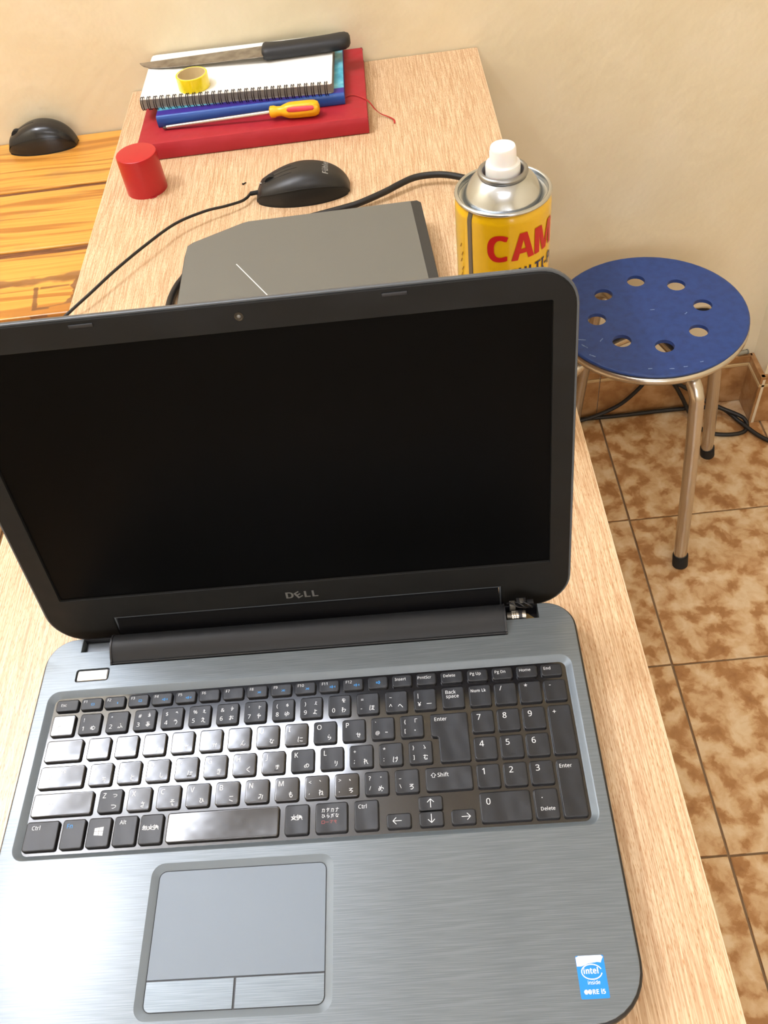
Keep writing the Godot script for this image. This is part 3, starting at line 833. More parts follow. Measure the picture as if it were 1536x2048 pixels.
	for r in 3:
		for i in 3:
			K.append([cx[i], cx[i] + 14.5, 11.3 + r * 18.2, 26.4 + r * 18.2, "key", false, [["t", str(7 - r * 3 + i), 3.6, 6.6, 3.9]]])
	K.append([303.6, 318.2, 11.3, 44.6, "plus_key", false, [["t", "+", 3.0, 6.2, 3.4]]])
	K.append([303.6, 318.2, 47.8, b1, "enter_key", false, [["t", "Enter", 1.8, 5.6, 2.4]]])
	K.append([254.8, 285.4, b0, b1, "zero_key", false, [["t", "0", 4.0, 7.8, 3.9]]])
	K.append([287.3, 301.8, b0, b1, "delete_key", false, [["t", ".", 4.6, 6.0, 3.6], ["t", "Delete", 3.4, 13.6, 2.2]]])
	for q in K: add_key(root, q)
	# raised locating bars
	for p in [[0.0730, 0.0422], [0.1294, 0.0422], [0.2785, 0.0423]]:
		var m := MB.new()
		m.box(Vector3(p[0] - 0.0015, LH - 0.0001, p[1] - 0.0003), Vector3(p[0] + 0.0015, LH + 0.00025, p[1] + 0.0003), 0.0001)
		part(root, "locating_bar", m.done(), M.black)

func laptop() -> void:
	var t := thing("laptop", "open laptop with black screen and brushed grey keyboard deck on the desk", "laptop", Vector3(0.00126, DY, -0.00837))
	t.basis = Basis(Vector3.UP, -0.0239) * Basis(Vector3.RIGHT, 0.00563)
	var up := Transform3D(Basis(), Vector3(0, LH, 0))
	var x0 := -0.0428; var x1 := 0.3325; var zb := -0.0685; var zf := 0.1928
	# black chassis with a thin rim that shows round the deck
	var co := rrect4(x0, x1, zb, zf, [0.021, 0.021, 0.03, 0.03], 8)
	var b := MB.new()
	b.loft([ring(co, -0.0225, 0.010), ring(co, -0.0205, 0.003), ring(co, -0.0045), ring(co, -0.0022, 0.0003), ring(co, -0.0012, 0.0012), ring(co, -0.0012, 0.002), ring(co, -0.0125, 0.0024)], false, false)
	b.face(shrink(co, 0.010), -0.0225, true); b.face(shrink(co, 0.0024), -0.0125)
	part(t, "chassis", b.done(50.0, up), M.black)
	for q in [[0.0, -0.05, 0.0002], [0.29, -0.05, 0.0002], [0.0, 0.17, 0.0014], [0.29, 0.17, 0.0014]]:
		var f := MB.new()
		f.lathe([Vector2(0.007, -LH + q[2]), Vector2(0.008, -LH + q[2] + 0.0008), Vector2(0.008, -0.022)], 20, Vector3(q[0], 0, q[1]), true)
		part(t, "rubber_foot", f.done(50.0, up), M.rubber)
	# deck
	var dk := shrink(rrect4(x0, x1, zb, zf, [0.021, 0.021, 0.03, 0.03], 8), 0.0017)
	var o := PackedVector2Array()
	for i in dk.size():
		o.append(dk[i])
		if i == 8:
			for p in [[-0.017, zb + 0.0017], [-0.017, -0.056], [0.0066, -0.056], [0.0066, -0.0436], [0.2848, -0.0436], [0.2848, -0.0553], [0.3078, -0.0553], [0.3078, zb + 0.0017]]: o.append(Vector2(p[0], p[1]))
	var kh := rrect(-0.0336, 0.3243, -0.0256, 0.0897, 0.008, 6); var kp := rrect(-0.0286, 0.3199, -0.0207, 0.0862, 0.0045, 6)
	var th := rrect(0.0572, 0.1664, 0.0962, 0.1797, 0.0075, 6); var tp := rrect(0.0618, 0.1622, 0.1005, 0.1757, 0.0045, 6)
	var ph := rrect(-0.0174, 0.0067, -0.0418, -0.0317, 0.002, 4)
	var d := MB.new()
	for q in pieces(shrink(o, 0.0007), [kh, th, ph], bands([-0.5, -0.0367, 0.03, 0.138, 0.5])): d.face(q, 0.0)
	d.loft([ring(o, -0.0125), ring(o, -0.0006), ring(o, -0.0001, 0.0002), ring(o, 0.0, 0.0007)], false, false)
	d.strip(ring(ph, 0.0), ring(ph, -0.003))
	part(t, "deck", d.done(30.0, up), M.deck, "brushed grey deck round keyboard and touchpad")
	for q in [["keyboard_bevel", kh, kp, -0.0022], ["touchpad_bevel", th, tp, -0.0013]]:
		var e := MB.new()
		var outer: PackedVector2Array = q[1]; var inner: PackedVector2Array = q[2]
		e.strip(ring(outer, 0.0), ring(outer, -0.00025, 0.0009))
		e.strip(ring(outer, -0.00025, 0.0009), ring(inner, q[3] + 0.0003, -0.0007))
		e.strip(ring(inner, q[3] + 0.0003, -0.0007), ring(inner, q[3]))
		part(t, q[0], e.done(40.0, up), M.deck_bevel)
	var pl := MB.new()
	pl.face(kp, -0.0022)
	part(t, "keyboard_plate", pl.done(30.0, up), M.gloss_plate, "glossy black plate between the keys")
	keyboard(t)
	# touchpad
	var bed := MB.new(); bed.face(tp, -0.0016); part(t, "touchpad_bed", bed.done(30.0, up), M.black)
	var pieces3 := [["touchpad", rrect4(0.0622, 0.1618, 0.1009, 0.1593, [0.004, 0.004, 0.0003, 0.0003], 5), M.pad], ["touchpad_button", rrect4(0.0622, 0.1116, 0.1600, 0.1753, [0.0003, 0.0003, 0.0003, 0.004], 5), M.pad_button], ["touchpad_button", rrect4(0.1126, 0.1618, 0.1600, 0.1753, [0.0003, 0.0003, 0.004, 0.0003], 5), M.pad_button]]
	for q in pieces3:
		var e := MB.new(); var pg: PackedVector2Array = q[1]
		e.loft([ring(pg, -0.0016), ring(pg, -0.0012), ring(pg, -0.001, 0.0002)], false, false); e.face(shrink(pg, 0.0002), -0.001)
		part(t, q[0], e.done(40.0, up), q[2])
	# power button
	var pb := MB.new(); pb.face(ph, -0.0016); part(t, "power_button_frame", pb.done(30.0, up), M.black)
	pb = MB.new(); var pg2 := rrect(-0.0160, 0.0055, -0.0406, -0.0328, 0.0012, 4)
	pb.loft([ring(pg2, -0.0016), ring(pg2, -0.0003), ring(pg2, 0.0001, 0.0005)], false, false); pb.face(shrink(pg2, 0.0005), 0.0001)
	part(t, "power_button", pb.done(50.0, up), mat("e8e8e6", 0.25, 0.6), "silver power button")
	# hinge cover on the base
	var hc := []
	var prof := [[-0.0442, -0.010], [-0.0442, 0.0002], [-0.0449, 0.0007], [-0.0458, 0.0004], [-0.0475, 0.0026], [-0.050, 0.0048], [-0.053, 0.0067], [-0.0565, 0.0079], [-0.060, 0.0080], [-0.0635, 0.0066], [-0.066, 0.0035], [-0.0668, -0.010]]
	for x in [0.0078, 0.2836]:
		var r := PackedVector3Array()
		for p in prof: r.append(Vector3(x, p[1], p[0]))
		hc.append(r)
	var hb := MB.new(); hb.loft(hc)
	part(t, "hinge_cover", hb.done(40.0, up), M.black_soft)
	for x in [0.0072, 0.2842]:
		var r := []
		for dx in [-0.0006, 0.0006]:
			var rr := PackedVector3Array()
			for p in prof: rr.append(Vector3(x + dx, p[1] + 0.0007, p[0] + (0.0006 if p[0] > -0.05 else 0.0)))
			r.append(rr)
		var m := MB.new(); m.loft(r)
		part(t, "hinge_cover_end", m.done(40.0, up), M.black)
	# left hinge cap and broken right hinge
	var lc := MB.new(); lc.box(Vector3(-0.0166, -0.012, -0.0668), Vector3(0.0062, -0.0046, -0.0566), 0.0025); part(t, "hinge_cap", lc.done(50.0, up), M.shell)
	for q in [[0.2862, 0.2895, 0.0032, "tin_dark"], [0.2895, 0.2907, 0.0042, "chrome"], [0.2910, 0.2922, 0.0042, "chrome"], [0.2925, 0.2942, 0.0041, "steel"], [0.2944, 0.2966, 0.0044, "black"], [0.2967, 0.2992, 0.0038, "chrome"]]:
		var m := MB.new(); m.tube(PackedVector3Array([Vector3(q[0], -0.0032, -0.0598), Vector3(q[1], -0.0032, -0.0598)]), q[2], 16)
		part(t, "hinge_barrel", m.done(40.0, up), M[q[3]], "bare metal part of the broken hinge")
	var br := MB.new()
	var tri := PackedVector2Array([Vector2(0.2985, -0.0632), Vector2(0.3012, -0.0632), Vector2(0.3072, -0.0575), Vector2(0.3072, -0.0558), Vector2(0.2985, -0.0558)])
	br.loft([ring(tri, -0.008), ring(tri, -0.0066)], false, false); br.face(tri, -0.0066); br.face(tri, -0.008, true)
	part(t, "hinge_bracket", br.done(30.0, up), M.brass, "brass coloured hinge bracket")
	for q in [[0.2885, 0.2925, -0.002, 0.0055, -0.0672, -0.0628, "tin_dark"], [0.2935, 0.300, 0.000, 0.0058, -0.0690, -0.0655, "black"], [0.2955, 0.2985, 0.0052, 0.0068, -0.0680, -0.0640, "tin_dark"], [0.3005, 0.3055, -0.003, 0.003, -0.0690, -0.0652, "black"]]:
		var m := MB.new(); m.box(Vector3(q[0], q[2], q[4]), Vector3(q[1], q[3], q[5]), 0.0006); part(t, "hinge_bracket", m.done(40.0, up), M[q[6]])
	for q in 3:
		var m := MB.new(); m.tube(curve([Vector3(0.287 + q * 0.004, 0.003, -0.0665), Vector3(0.290 + q * 0.004, 0.0066, -0.0645), Vector3(0.294 + q * 0.0045, 0.004, -0.0625), Vector3(0.3 + q * 0.002, 0.0, -0.064)], 0.002), 0.0006, 6)
		part(t, "hinge_wire", m.done(60.0, up), M.black)
	# sticker and model lettering
	var st := MB.new(); var sp := rrect(0.2975, 0.3124, 0.1588, 0.1796, 0.0007, 3)
	st.loft([ring(sp, 0.0), ring(sp, 0.00012)], false, false); st.face(sp, 0.00012)
	var so := part(t, "sticker", st.done(30.0, up), M.sticker_blue, "small worn blue sticker")
	var sw := MB.new(); var Y := 0.00016
	sw.face(PackedVector2Array([Vector2(0.2977, 0.1595), Vector2(0.2988, 0.1592), Vector2(0.2990, 0.1589), Vector2(0.3110, 0.1589), Vector2(0.3113, 0.1596), Vector2(0.3121, 0.1598), Vector2(0.3113, 0.1607), Vector2(0.3108, 0.1618), Vector2(0.3106, 0.1625), Vector2(0.3085, 0.1622), Vector2(0.3060, 0.1624), Vector2(0.3035, 0.1628), Vector2(0.3020, 0.1634), Vector2(0.3000, 0.1640), Vector2(0.2990, 0.1637), Vector2(0.2977, 0.1640)]), Y)
	part(so, "torn_paper", sw.done(30.0, up), M.white, "white paper where the print has torn off")
	sw = MB.new()
	lay_text(sw, "intel", 0.3008, 0.1677, 0.0029, Y, true, 0.92)
	lay_text(sw, "inside", 0.3022, 0.1728, 0.0018, Y)
	lay_text(sw, "CORE i5", 0.2996, 0.1774, 0.0022, Y, true, 1.0)
	sw.face(PackedVector2Array([Vector2(0.2993, 0.1762), Vector2(0.3003, 0.1756), Vector2(0.3012, 0.1760), Vector2(0.3024, 0.1757), Vector2(0.3030, 0.1763), Vector2(0.3026, 0.1769), Vector2(0.3014, 0.1766), Vector2(0.3006, 0.1770), Vector2(0.2998, 0.1766)]), Y + 0.00002)
	var oval := PackedVector2Array()
	for i in 31:
		var a := deg_to_rad(-150.0 + 330.0 * i / 30.0) + PI * 0.9
		oval.append(Vector2(0.30505 + cos(a) * 0.0053, 0.1668 + sin(a) * 0.0036))
	for i in 30:
		var e := (oval[i + 1] - oval[i]).orthogonal().normalized() * 0.00026
		sw.quad(Vector3((oval[i] + e).x, Y, (oval[i] + e).y), Vector3((oval[i] - e).x, Y, (oval[i] - e).y), Vector3((oval[i + 1] - e).x, Y, (oval[i + 1] - e).y), Vector3((oval[i + 1] + e).x, Y, (oval[i + 1] + e).y))
	part(so, "sticker_print", sw.done(30.0, up), M.white)
	var mt := MB.new(); lay_text(mt, "LATITUDE 3540", -0.0256, 0.0968, 0.0023, 0.00005, false, 1.12)
	part(t, "model_lettering", mt.done(30.0, up), M.grey_print)
	lid(t)

func lid(t: Node3D) -> void:
	var th := 1.37155
	var B := Vector3(0, sin(th), -cos(th)); var N := Vector3(0, cos(th), sin(th))
	var T := Transform3D(Basis(Vector3.RIGHT, N, -B), Vector3(-0.02746, 0.02726 + LH, -0.08149))
	var a0 := -0.0163; var a1 := 0.3599
	var base := rrect4(a0, a1, -0.2128, 0.0412, [0.0225, 0.0225, 0.027, 0.027], 9)
	var o := PackedVector2Array()
	for i in base.size():
		o.append(base[i])
		if i == 29:
			for p in [[0.3101, 0.0412], [0.3101, 0.0212], [0.0344, 0.0212], [0.0344, 0.0412]]: o.append(Vector2(p[0], p[1]))
	var scr := rrect(0.0, 0.3455, -0.1947, 0.0, 0.0012, 3)
	var bz := MB.new()
	for q in pieces(shrink(o, 0.0022), [scr], bands([-0.5, -0.1, 0.5])): bz.face(q, 0.0)
	bz.loft([ring(o, -0.0016, 0.0014), ring(o, -0.0005, 0.0015), ring(o, 0.0, 0.0022)], false, false)
	bz.strip(ring(scr, 0.0), ring(scr, -0.0008, 0.0004)); bz.strip(ring(scr, -0.0008, 0.0004), ring(scr, -0.0022, 0.0005))
	part(t, "bezel", bz.done(35.0, T), M.bezel)
	var sh := MB.new()
	sh.loft([ring(o, -0.0090, 0.010), ring(o, -0.0086, 0.006), ring(o, -0.0072, 0.0026), ring(o, -0.0050, 0.0006), ring(o, -0.0030, 0.0), ring(o, -0.0014, 0.0), ring(o, -0.0009, 0.0004), ring(o, -0.0010, 0.0014)], false, false)
	sh.face(shrink(o, 0.010), -0.0090, true)
	part(t, "lid_shell", sh.done(50.0, T), M.shell, "blue grey back cover")
	var sc := MB.new(); sc.box(Vector3(0.0002, -0.004, -0.1945), Vector3(0.3453, -0.0018, -0.0002)); part(t, "screen", sc.done(30.0, T), M.screen, "switched off black screen")
	for a in [0.0838, 0.2592]:
		var m := MB.new(); m.box(Vector3(a - 0.0070, -0.0005, -0.2088), Vector3(a + 0.0070, 0.0009, -0.2066), 0.0004); part(t, "bumper", m.done(40.0, T), M.black)
	var cm := MB.new(); cm.lathe([Vector2(0.0026, 0.0), Vector2(0.0026, 0.0003), Vector2(0.0021, 0.0003), Vector2(0.0019, 0.0001), Vector2(0.0, 0.0001)], 20, Vector3(0.1723, 0, -0.2036)); part(t, "webcam", cm.done(30.0, T), M.gloss_plate)
	cm = MB.new(); cm.lathe([Vector2(0.0011, 0.0001), Vector2(0.0009, 0.0004), Vector2(0.0, 0.0005)], 16, Vector3(0.1723, 0, -0.2036)); part(t, "webcam_lens", cm.done(60.0, T), mat("6d6d6a", 0.2))
	# cover between the lid and the base hinge
	var rings := []
	for x in [0.0346, 0.3099]:
		var r := PackedVector3Array()
		for p in [[-0.0210, -0.0030], [-0.0226, -0.0030], [-0.0245, -0.0020], [-0.0275, 0.0002], [-0.0310, 0.0022], [-0.036, 0.0024], [-0.0395, 0.0], [-0.0395, -0.007], [-0.0210, -0.007]]: r.append(Vector3(x, p[1], -p[0]))
		rings.append(r)
	var hs := MB.new(); hs.loft(rings); part(t, "lid_hinge_cover", hs.done(35.0, T), M.black_matt)
	# maker's lettering under the screen, with its tilted letter
	var lg := MB.new()
	var cap := 0.0058; var z := 0.0140
	for q in [["D", 0.1603, 0.0, 1.25], ["E", 0.1672, 0.55, 1.25], ["L", 0.1735, 0.0, 1.25], ["L", 0.1790, 0.0, 1.25]]:
		var bs := Basis(Vector3(cap * q[3], 0, 0), Vector3(0, 0, -cap), Vector3(0, 1, 0))
		var tr := text_tris(q[0], "Droid Sans", true)
		var rot := Basis(Vector3(0, 1, 0), q[2])
		var cen := Vector3(q[1] + 0.0022, 0.0002, z - cap / 2)
		if q[2] == 0.0: lg.put(tr, Transform3D(bs, Vector3(q[1], 0.0002, z)))
		else: lg.put(tr, Transform3D(rot * bs, cen - rot * bs * Vector3(0.32, 0.5, 0)))
	part(t, "maker_lettering", lg.done(30.0, T), mat("8a8985", 0.3, 0.6))

# ------------------------------------------------------------------ spray can
func wrap_text(mb: MB, text: String, bold: bool, a0: float, y: float, cap: float, wide: float, rad: float, squeeze := 1.0) -> void:
	# print that follows the can: a0 is the angle of the left end, measured from the side that faces the viewer
	var tr := text_tris(text, "Droid Sans", bold)
	var todo := []
	for i in range(0, tr.size(), 3): todo.append([tr[i], tr[i + 1], tr[i + 2]])
	while todo.size():
		var t: Array = todo.pop_back()
		var far := 0; var best := -1.0
		for k in 3:
			var e: float = absf(t[k].x - t[(k + 1) % 3].x) * cap * wide
			if e > best: best = e; far = k
		if best > 0.0022:
			var p: Vector3 = t[far]; var q: Vector3 = t[(far + 1) % 3]; var r: Vector3 = t[(far + 2) % 3]
			var m := (p + q) / 2
			todo.append([p, m, r]); todo.append([m, q, r])
			continue
		for p in t:
			var a: float = a0 + p.x * cap * wide / rad
			mb.v.append(Vector3(sin(a) * rad, y + p.y * cap * squeeze, cos(a) * rad))

func spray_can() -> void:
	var R := 0.0340; var H := 0.2145
	var t := thing("spray_can", "yellow spray can with red lettering and white nozzle behind the laptop", "spray can", Vector3(0.3174, DY, -0.2900), deg_to_rad(-9.5))
	var b := MB.new()
	b.lathe([Vector2(0.0, 0.002), Vector2(R - 0.005, 0.002), Vector2(R - 0.002, 0.0), Vector2(R, 0.0015), Vector2(R, 0.004), Vector2(R - 0.0007, 0.0055), Vector2(R, 0.007), Vector2(R, H - 0.0085), Vector2(R - 0.0003, H - 0.006), Vector2(R - 0.0011, H - 0.0038), Vector2(R - 0.0016, H - 0.0022), Vector2(R - 0.0016, H - 0.001)], 72)
	part(t, "can_body", b.done(40.0), M.can_yellow, "yellow printed can body")
	var seam := MB.new()
	var rings := []
	for q in [[0.007, R + 0.0001], [H - 0.0085, R + 0.0001], [H - 0.006, R - 0.0002], [H - 0.0038, R - 0.001], [H - 0.0022, R - 0.0015]]:
		var r := PackedVector3Array()
		for p in [[-0.0021, 0.0], [-0.0016, 0.00035], [0.0016, 0.00035], [0.0021, 0.0], [0.0016, -0.001], [-0.0016, -0.001]]:
			var a: float = deg_to_rad(-41.0) + p[0] / R
			r.append(Vector3(sin(a) * (q[1] + p[1]), q[0], cos(a) * (q[1] + p[1])))
		rings.append(r)
	seam.loft(rings)
	part(t, "seam", seam.done(40.0), M.tin_dark, "grey welded seam")
	var rim := MB.new()
	var rp := []
	for i in 13:
		var a := deg_to_rad(-150.0 + 300.0 * i / 12.0)
		rp.append(Vector2(R - 0.0014 + cos(a) * 0.0015, H + sin(a) * 0.0014))
	rp.append(Vector2(R - 0.0029, H - 0.0035)); rp.append(Vector2(0.0295, H - 0.0042)); rp.append(Vector2(0.0282, H - 0.0036)); rp.append(Vector2(0.0276, H - 0.001)); rp.append(Vector2(0.0268, H + 0.0006))
	rp.append(Vector2(0.0252, H + 0.0034)); rp.append(Vector2(0.0232, H + 0.0066)); rp.append(Vector2(0.0205, H + 0.0098)); rp.append(Vector2(0.0178, H + 0.0120)); rp.append(Vector2(0.0160, H + 0.0128)); rp.append(Vector2(0.0150, H + 0.0128))
	rim.lathe(rp, 72)
	part(t, "dome", rim.done(50.0), M.tin, "bare metal rim and dome")
	var cup := MB.new()
	var cp := []
	for i in 13:
		var a := deg_to_rad(-140.0 + 300.0 * i / 12.0)
		cp.append(Vector2(0.0157 + cos(a) * 0.0019, H + 0.0143 + sin(a) * 0.0019))
	cp.append(Vector2(0.0136, H + 0.011)); cp.append(Vector2(0.0125, H + 0.0088)); cp.append(Vector2(0.0, H + 0.0088))
	cup.lathe(cp, 48)
	part(t, "valve_cup", cup.done(50.0), M.tin_mid)
	var nz := MB.new()
	nz.lathe([Vector2(0.0116, H + 0.009), Vector2(0.0119, H + 0.010), Vector2(0.0120, H + 0.0190), Vector2(0.0116, H + 0.0206), Vector2(0.0097, H + 0.0212), Vector2(0.0093, H + 0.0222), Vector2(0.0089, H + 0.0308), Vector2(0.0082, H + 0.0324), Vector2(0.0066, H + 0.0330), Vector2(0.004, H + 0.0322), Vector2(0.0, H + 0.0320)], 40)
	part(t, "nozzle", nz.done(40.0), M.nozzle, "white plastic nozzle")
	var jet := MB.new()
	jet.tube(PackedVector3Array([Vector3(-0.0080, H + 0.027, -0.001), Vector3(-0.0092, H + 0.027, -0.001)]), 0.0016, 12)
	part(t, "jet", jet.done(40.0), M.nozzle)
	var red := MB.new()
	for k in 2:      # struck twice for the heavy face of the print
		wrap_text(red, "C", true, deg_to_rad(-16.8) + k * 0.026, H - 0.0356, 0.0206, 0.90, R + 0.00045 + k * 0.00003)
		wrap_text(red, "A", true, deg_to_rad(11.5) + k * 0.026, H - 0.0356, 0.0206, 0.90, R + 0.00045 + k * 0.00003)
		wrap_text(red, "M", true, deg_to_rad(41.5) + k * 0.026, H - 0.0356, 0.0206, 0.94, R + 0.00045 + k * 0.00003)
	part(t, "red_lettering", red.done(50.0), M.can_red)
	var navy := MB.new()
	wrap_text(navy, "MULTI-P", true, deg_to_rad(4.0), H - 0.0520, 0.0094, 0.86, R + 0.00045)
	part(t, "navy_lettering", navy.done(50.0), M.can_navy)
	var dash := MB.new()
	var small := mat("8a5a18", 0.4)
	for i in 7: wrap_text(dash, "/", false, deg_to_rad(-62.0 + (i % 2) * 3.0), H - 0.034 - i * 0.0062, 0.0042, 1.5, R + 0.0003)
	part(t, "fine_print", dash.done(50.0), small)

# ------------------------------------------------------------------ books, pad and what lies on them
func book_stack() -> void:
	var t := thing("red_book", "large thick red hardback lying under the other books by the wall", "book", Vector3(0.0707, DY, -0.925))
	var x0 := -0.1485; var x1 := 0.1485; var z0 := -0.1045; var z1 := 0.1035
	for y in [0.0, 0.0175]:
		var b := MB.new(); b.box(Vector3(x0, y, z0), Vector3(x1, y + 0.0026, z1 - 0.004), 0.0007)
		var c := part(t, "cover", b.done(40.0), M.red_cloth)
		if y > 0.0:
			for q in [[x1 - 0.0035, z0, 0.0048, 0.0034], [x1 - 0.0002, z0 + 0.0045, 0.0011, 0.007]]:
				var m := MB.new()
				m.face(PackedVector2Array([Vector2(q[0], q[1] + 0.0001), Vector2(q[0] + q[2] * 0.6, q[1] + 0.0001), Vector2(q[0] + q[2] * 0.72, q[1] + q[3]), Vector2(q[0] + q[2] * 0.3, q[1] + q[3] * 0.7)]), 0.02018)
				part(c, "worn_corner", m.done(), mat("57504a", 0.8), "cloth worn through at the corner")
	var sp := MB.new(); var rr := []
	var prof := [[-0.0055, 0.0003], [-0.002, 0.0001], [0.0016, 0.0010], [0.0022, 0.003], [0.0012, 0.012], [-0.0008, 0.0168], [-0.0025, 0.0196], [-0.0055, 0.0202], [-0.006, 0.018], [-0.006, 0.002]]
	for x in [x0 + 0.0003, x1 - 0.0003]:
		var r := PackedVector3Array()
		for p in prof: r.append(Vector3(x, p[1], z1 + p[0]))
		rr.append(r)
	var rev := []
	for r in rr:
		var q: PackedVector3Array = r.duplicate(); q.reverse(); rev.append(q)
	sp.loft(rev)
	part(t, "spine", sp.done(40.0), M.red_cloth)
	var pg := MB.new(); pg.box(Vector3(x0 + 0.004, 0.0026, z0 + 0.004), Vector3(x1 - 0.003, 0.0175, z1 - 0.006)); part(t, "page_block", pg.done(), M.page_cream)
	var rb := MB.new()
	var path := curve([Vector3(0.118, 0.0204, 0.046), Vector3(0.124, 0.0209, 0.040), Vector3(0.132, 0.0212, 0.0395), Vector3(0.141, 0.0208, 0.046), Vector3(0.1475, 0.0211, 0.055), Vector3(0.1525, 0.0182, 0.060), Vector3(0.159, 0.010, 0.064), Vector3(0.166, 0.004, 0.0655), Vector3(0.1735, 0.0025, 0.0705), Vector3(0.181, 0.0012, 0.0785), Vector3(0.1815, 0.0008, 0.088)], 0.003)
	for i in path.size() - 1:
		var d := (path[i + 1] - path[i]).normalized(); var e := d.cross(Vector3.UP).normalized() * 0.0011
		var a := path[i]; var c := path[i + 1]
		rb.quad(a + e, c + e, c - e, a - e)
		rb.quad(a - e - Vector3(0, 0.0002, 0), c - e - Vector3(0, 0.0002, 0), c + e - Vector3(0, 0.0002, 0), a + e - Vector3(0, 0.0002, 0))
	part(t, "ribbon", rb.done(60.0), M.red_plastic, "thin red ribbon hanging off the book")
	# blue book
	var y0 := DY + 0.0203
	t = thing("blue_book", "blue spined book with pale blue cover between red book and notebook", "book", Vector3(0.0693, y0, -0.947), deg_to_rad(-0.2))
	x0 = -0.1228; x1 = 0.1228; z0 = -0.082; z1 = 0.083
	var h := 0.0145
	var b1 := MB.new(); b1.box(Vector3(x0, h - 0.0018, z0), Vector3(x1, h, z1 - 0.017), 0.0004); part(t, "cover", b1.done(40.0), M.cyan, "pale blue cover")
	b1 = MB.new(); b1.box(Vector3(x0, h - 0.0019, z1 - 0.017), Vector3(x1, h + 0.00005, z1 - 0.0035), 0.0003); part(t, "purple_band", b1.done(40.0), M.purple, "purple band along the spine")
	b1 = MB.new(); rr = []
	for x in [x0, x1]:
		var r := PackedVector3Array()
		for p in [[-0.006, 0.0004], [-0.006, h - 0.0006], [-0.0035, h], [-0.0012, h - 0.0012], [0.0, h - 0.004], [0.0004, 0.006], [0.0, 0.0020], [-0.0012, 0.0004]]: r.append(Vector3(x, p[1], z1 + p[0]))
		rr.append(r)
	b1.loft(rr); part(t, "spine", b1.done(50.0), M.blue_book, "bright blue spine")
	b1 = MB.new(); b1.box(Vector3(x0, 0.0, z0), Vector3(x1, 0.0018, z1 - 0.001), 0.0004); part(t, "cover", b1.done(40.0), M.purple)
	b1 = MB.new(); b1.box(Vector3(x0 + 0.002, 0.0018, z0 + 0.002), Vector3(x1 - 0.002, h - 0.0018, z1 - 0.006)); part(t, "page_block", b1.done(), M.page_cream)
	# spiral notebook
	var y1 := y0 + h + 0.0002
	t = thing("notebook", "open white spiral notebook lying on the blue book", "notebook", Vector3(0.0530, y1, -0.9470))
	x0 = -0.1290; x1 = 0.1257
	h = 0.0115
	var front := func(x: float) -> float: return 0.0680 + x * 0.098
	var c1 := PackedVector2Array([Vector2(x0 + 0.002, -0.0795), Vector2(x0 + 0.008, -0.0815), Vector2(x1 - 0.004, -0.0735), Vector2(x1 + 0.0028, -0.0695), Vector2(x1 + 0.0036, -0.064), Vector2(x1, front.call(x1) - 0.003), Vector2(x1 - 0.003, front.call(x1) - 0.0006), Vector2(x0 + 0.002, front.call(x0)), Vector2(x0, front.call(x0) - 0.002), Vector2(x0 + 0.0008, -0.074)])
	b1 = MB.new(); b1.loft([ring(c1, 0.0), ring(c1, 0.0009)], false, false); b1.face(c1, 0.0009); b1.face(c1, 0.0, true); part(t, "back_cover", b1.done(30.0), mat("8f8a84", 0.6))
	b1 = MB.new(); b1.loft([ring(c1, 0.0009, 0.0012), ring(c1, h - 0.0004, 0.0012)], false, false); part(t, "page_block", b1.done(30.0), M.page_edge, "grey edges of the pages")
	b1 = MB.new(); var c2 := shrink(c1, 0.0009)
	b1.loft([ring(c2, h - 0.0004), ring(c2, h)], false, false); b1.face(c2, h); part(t, "top_page", b1.done(30.0), M.paper)
	for i in 29:
		var m := MB.new(); var x: float = x0 + 0.005 + i * 0.00862
		for s in [-0.0013, 0.0013]:
			var pts := []
			for k in 11:
				var a := deg_to_rad(150.0 - 300.0 * k / 10.0)
				pts.append(Vector3(x + s - 0.0004 * cos(a), h * 0.5 + 0.0010 + sin(a) * 0.0077, front.call(x) - 0.0008 + cos(a) * 0.0080))
			m.tube(curve(pts, 0.003), 0.00062, 6)
		part(t, "wire_loop", m.done(60.0), M.wire)
	var yn := y1 + h
	# kitchen knife
	var k := thing("knife", "kitchen knife with long steel blade and black handle lying on the notebook", "knife", Vector3(0.0875, yn + 0.0002, -0.9680))
	var bl := MB.new()
	var ol := PackedVector2Array()
	for p in [[0.004, -0.0195], [-0.05, -0.0245], [-0.10, -0.0290], [-0.15, -0.0332], [-0.1765, -0.0352], [-0.1735, -0.0290], [-0.1690, -0.0225], [-0.160, -0.0152], [-0.148, -0.0098], [-0.125, -0.0040], [-0.10, 0.0002], [-0.05, 0.0074], [0.004, 0.0145]]: ol.append(Vector2(p[0], p[1]))
	ol = cw(ol)
	bl.loft([ring(ol, -0.0006), ring(ol, 0.0002), ring(ol, 0.0008, 0.0016)], false, false)
	bl.face(shrink(ol, 0.0016), 0.0008); bl.face(ol, -0.0006, true)
	part(k, "blade", bl.done(25.0, Transform3D(Basis(Vector3.BACK, 0.043), Vector3(0, 0.0088, 0))), M.blade)
	var hd := MB.new(); rr = []
	for p in [[-0.0015, -0.002, 0.0100, 0.0045], [0.0005, -0.002, 0.0160, 0.0075], [0.004, -0.0012, 0.0174, 0.0088], [0.009, -0.0006, 0.0160, 0.0088], [0.025, 0.0004, 0.0146, 0.0088], [0.05, 0.0004, 0.0142, 0.0088], [0.075, 0.0, 0.0144, 0.0088], [0.092, -0.0008, 0.0150, 0.0088], [0.104, -0.0022, 0.0158, 0.0088], [0.111, -0.0030, 0.0152, 0.0084], [0.1158, -0.0036, 0.0120, 0.0068], [0.1178, -0.0040, 0.0066, 0.0038]]:
		var r := PackedVector3Array()
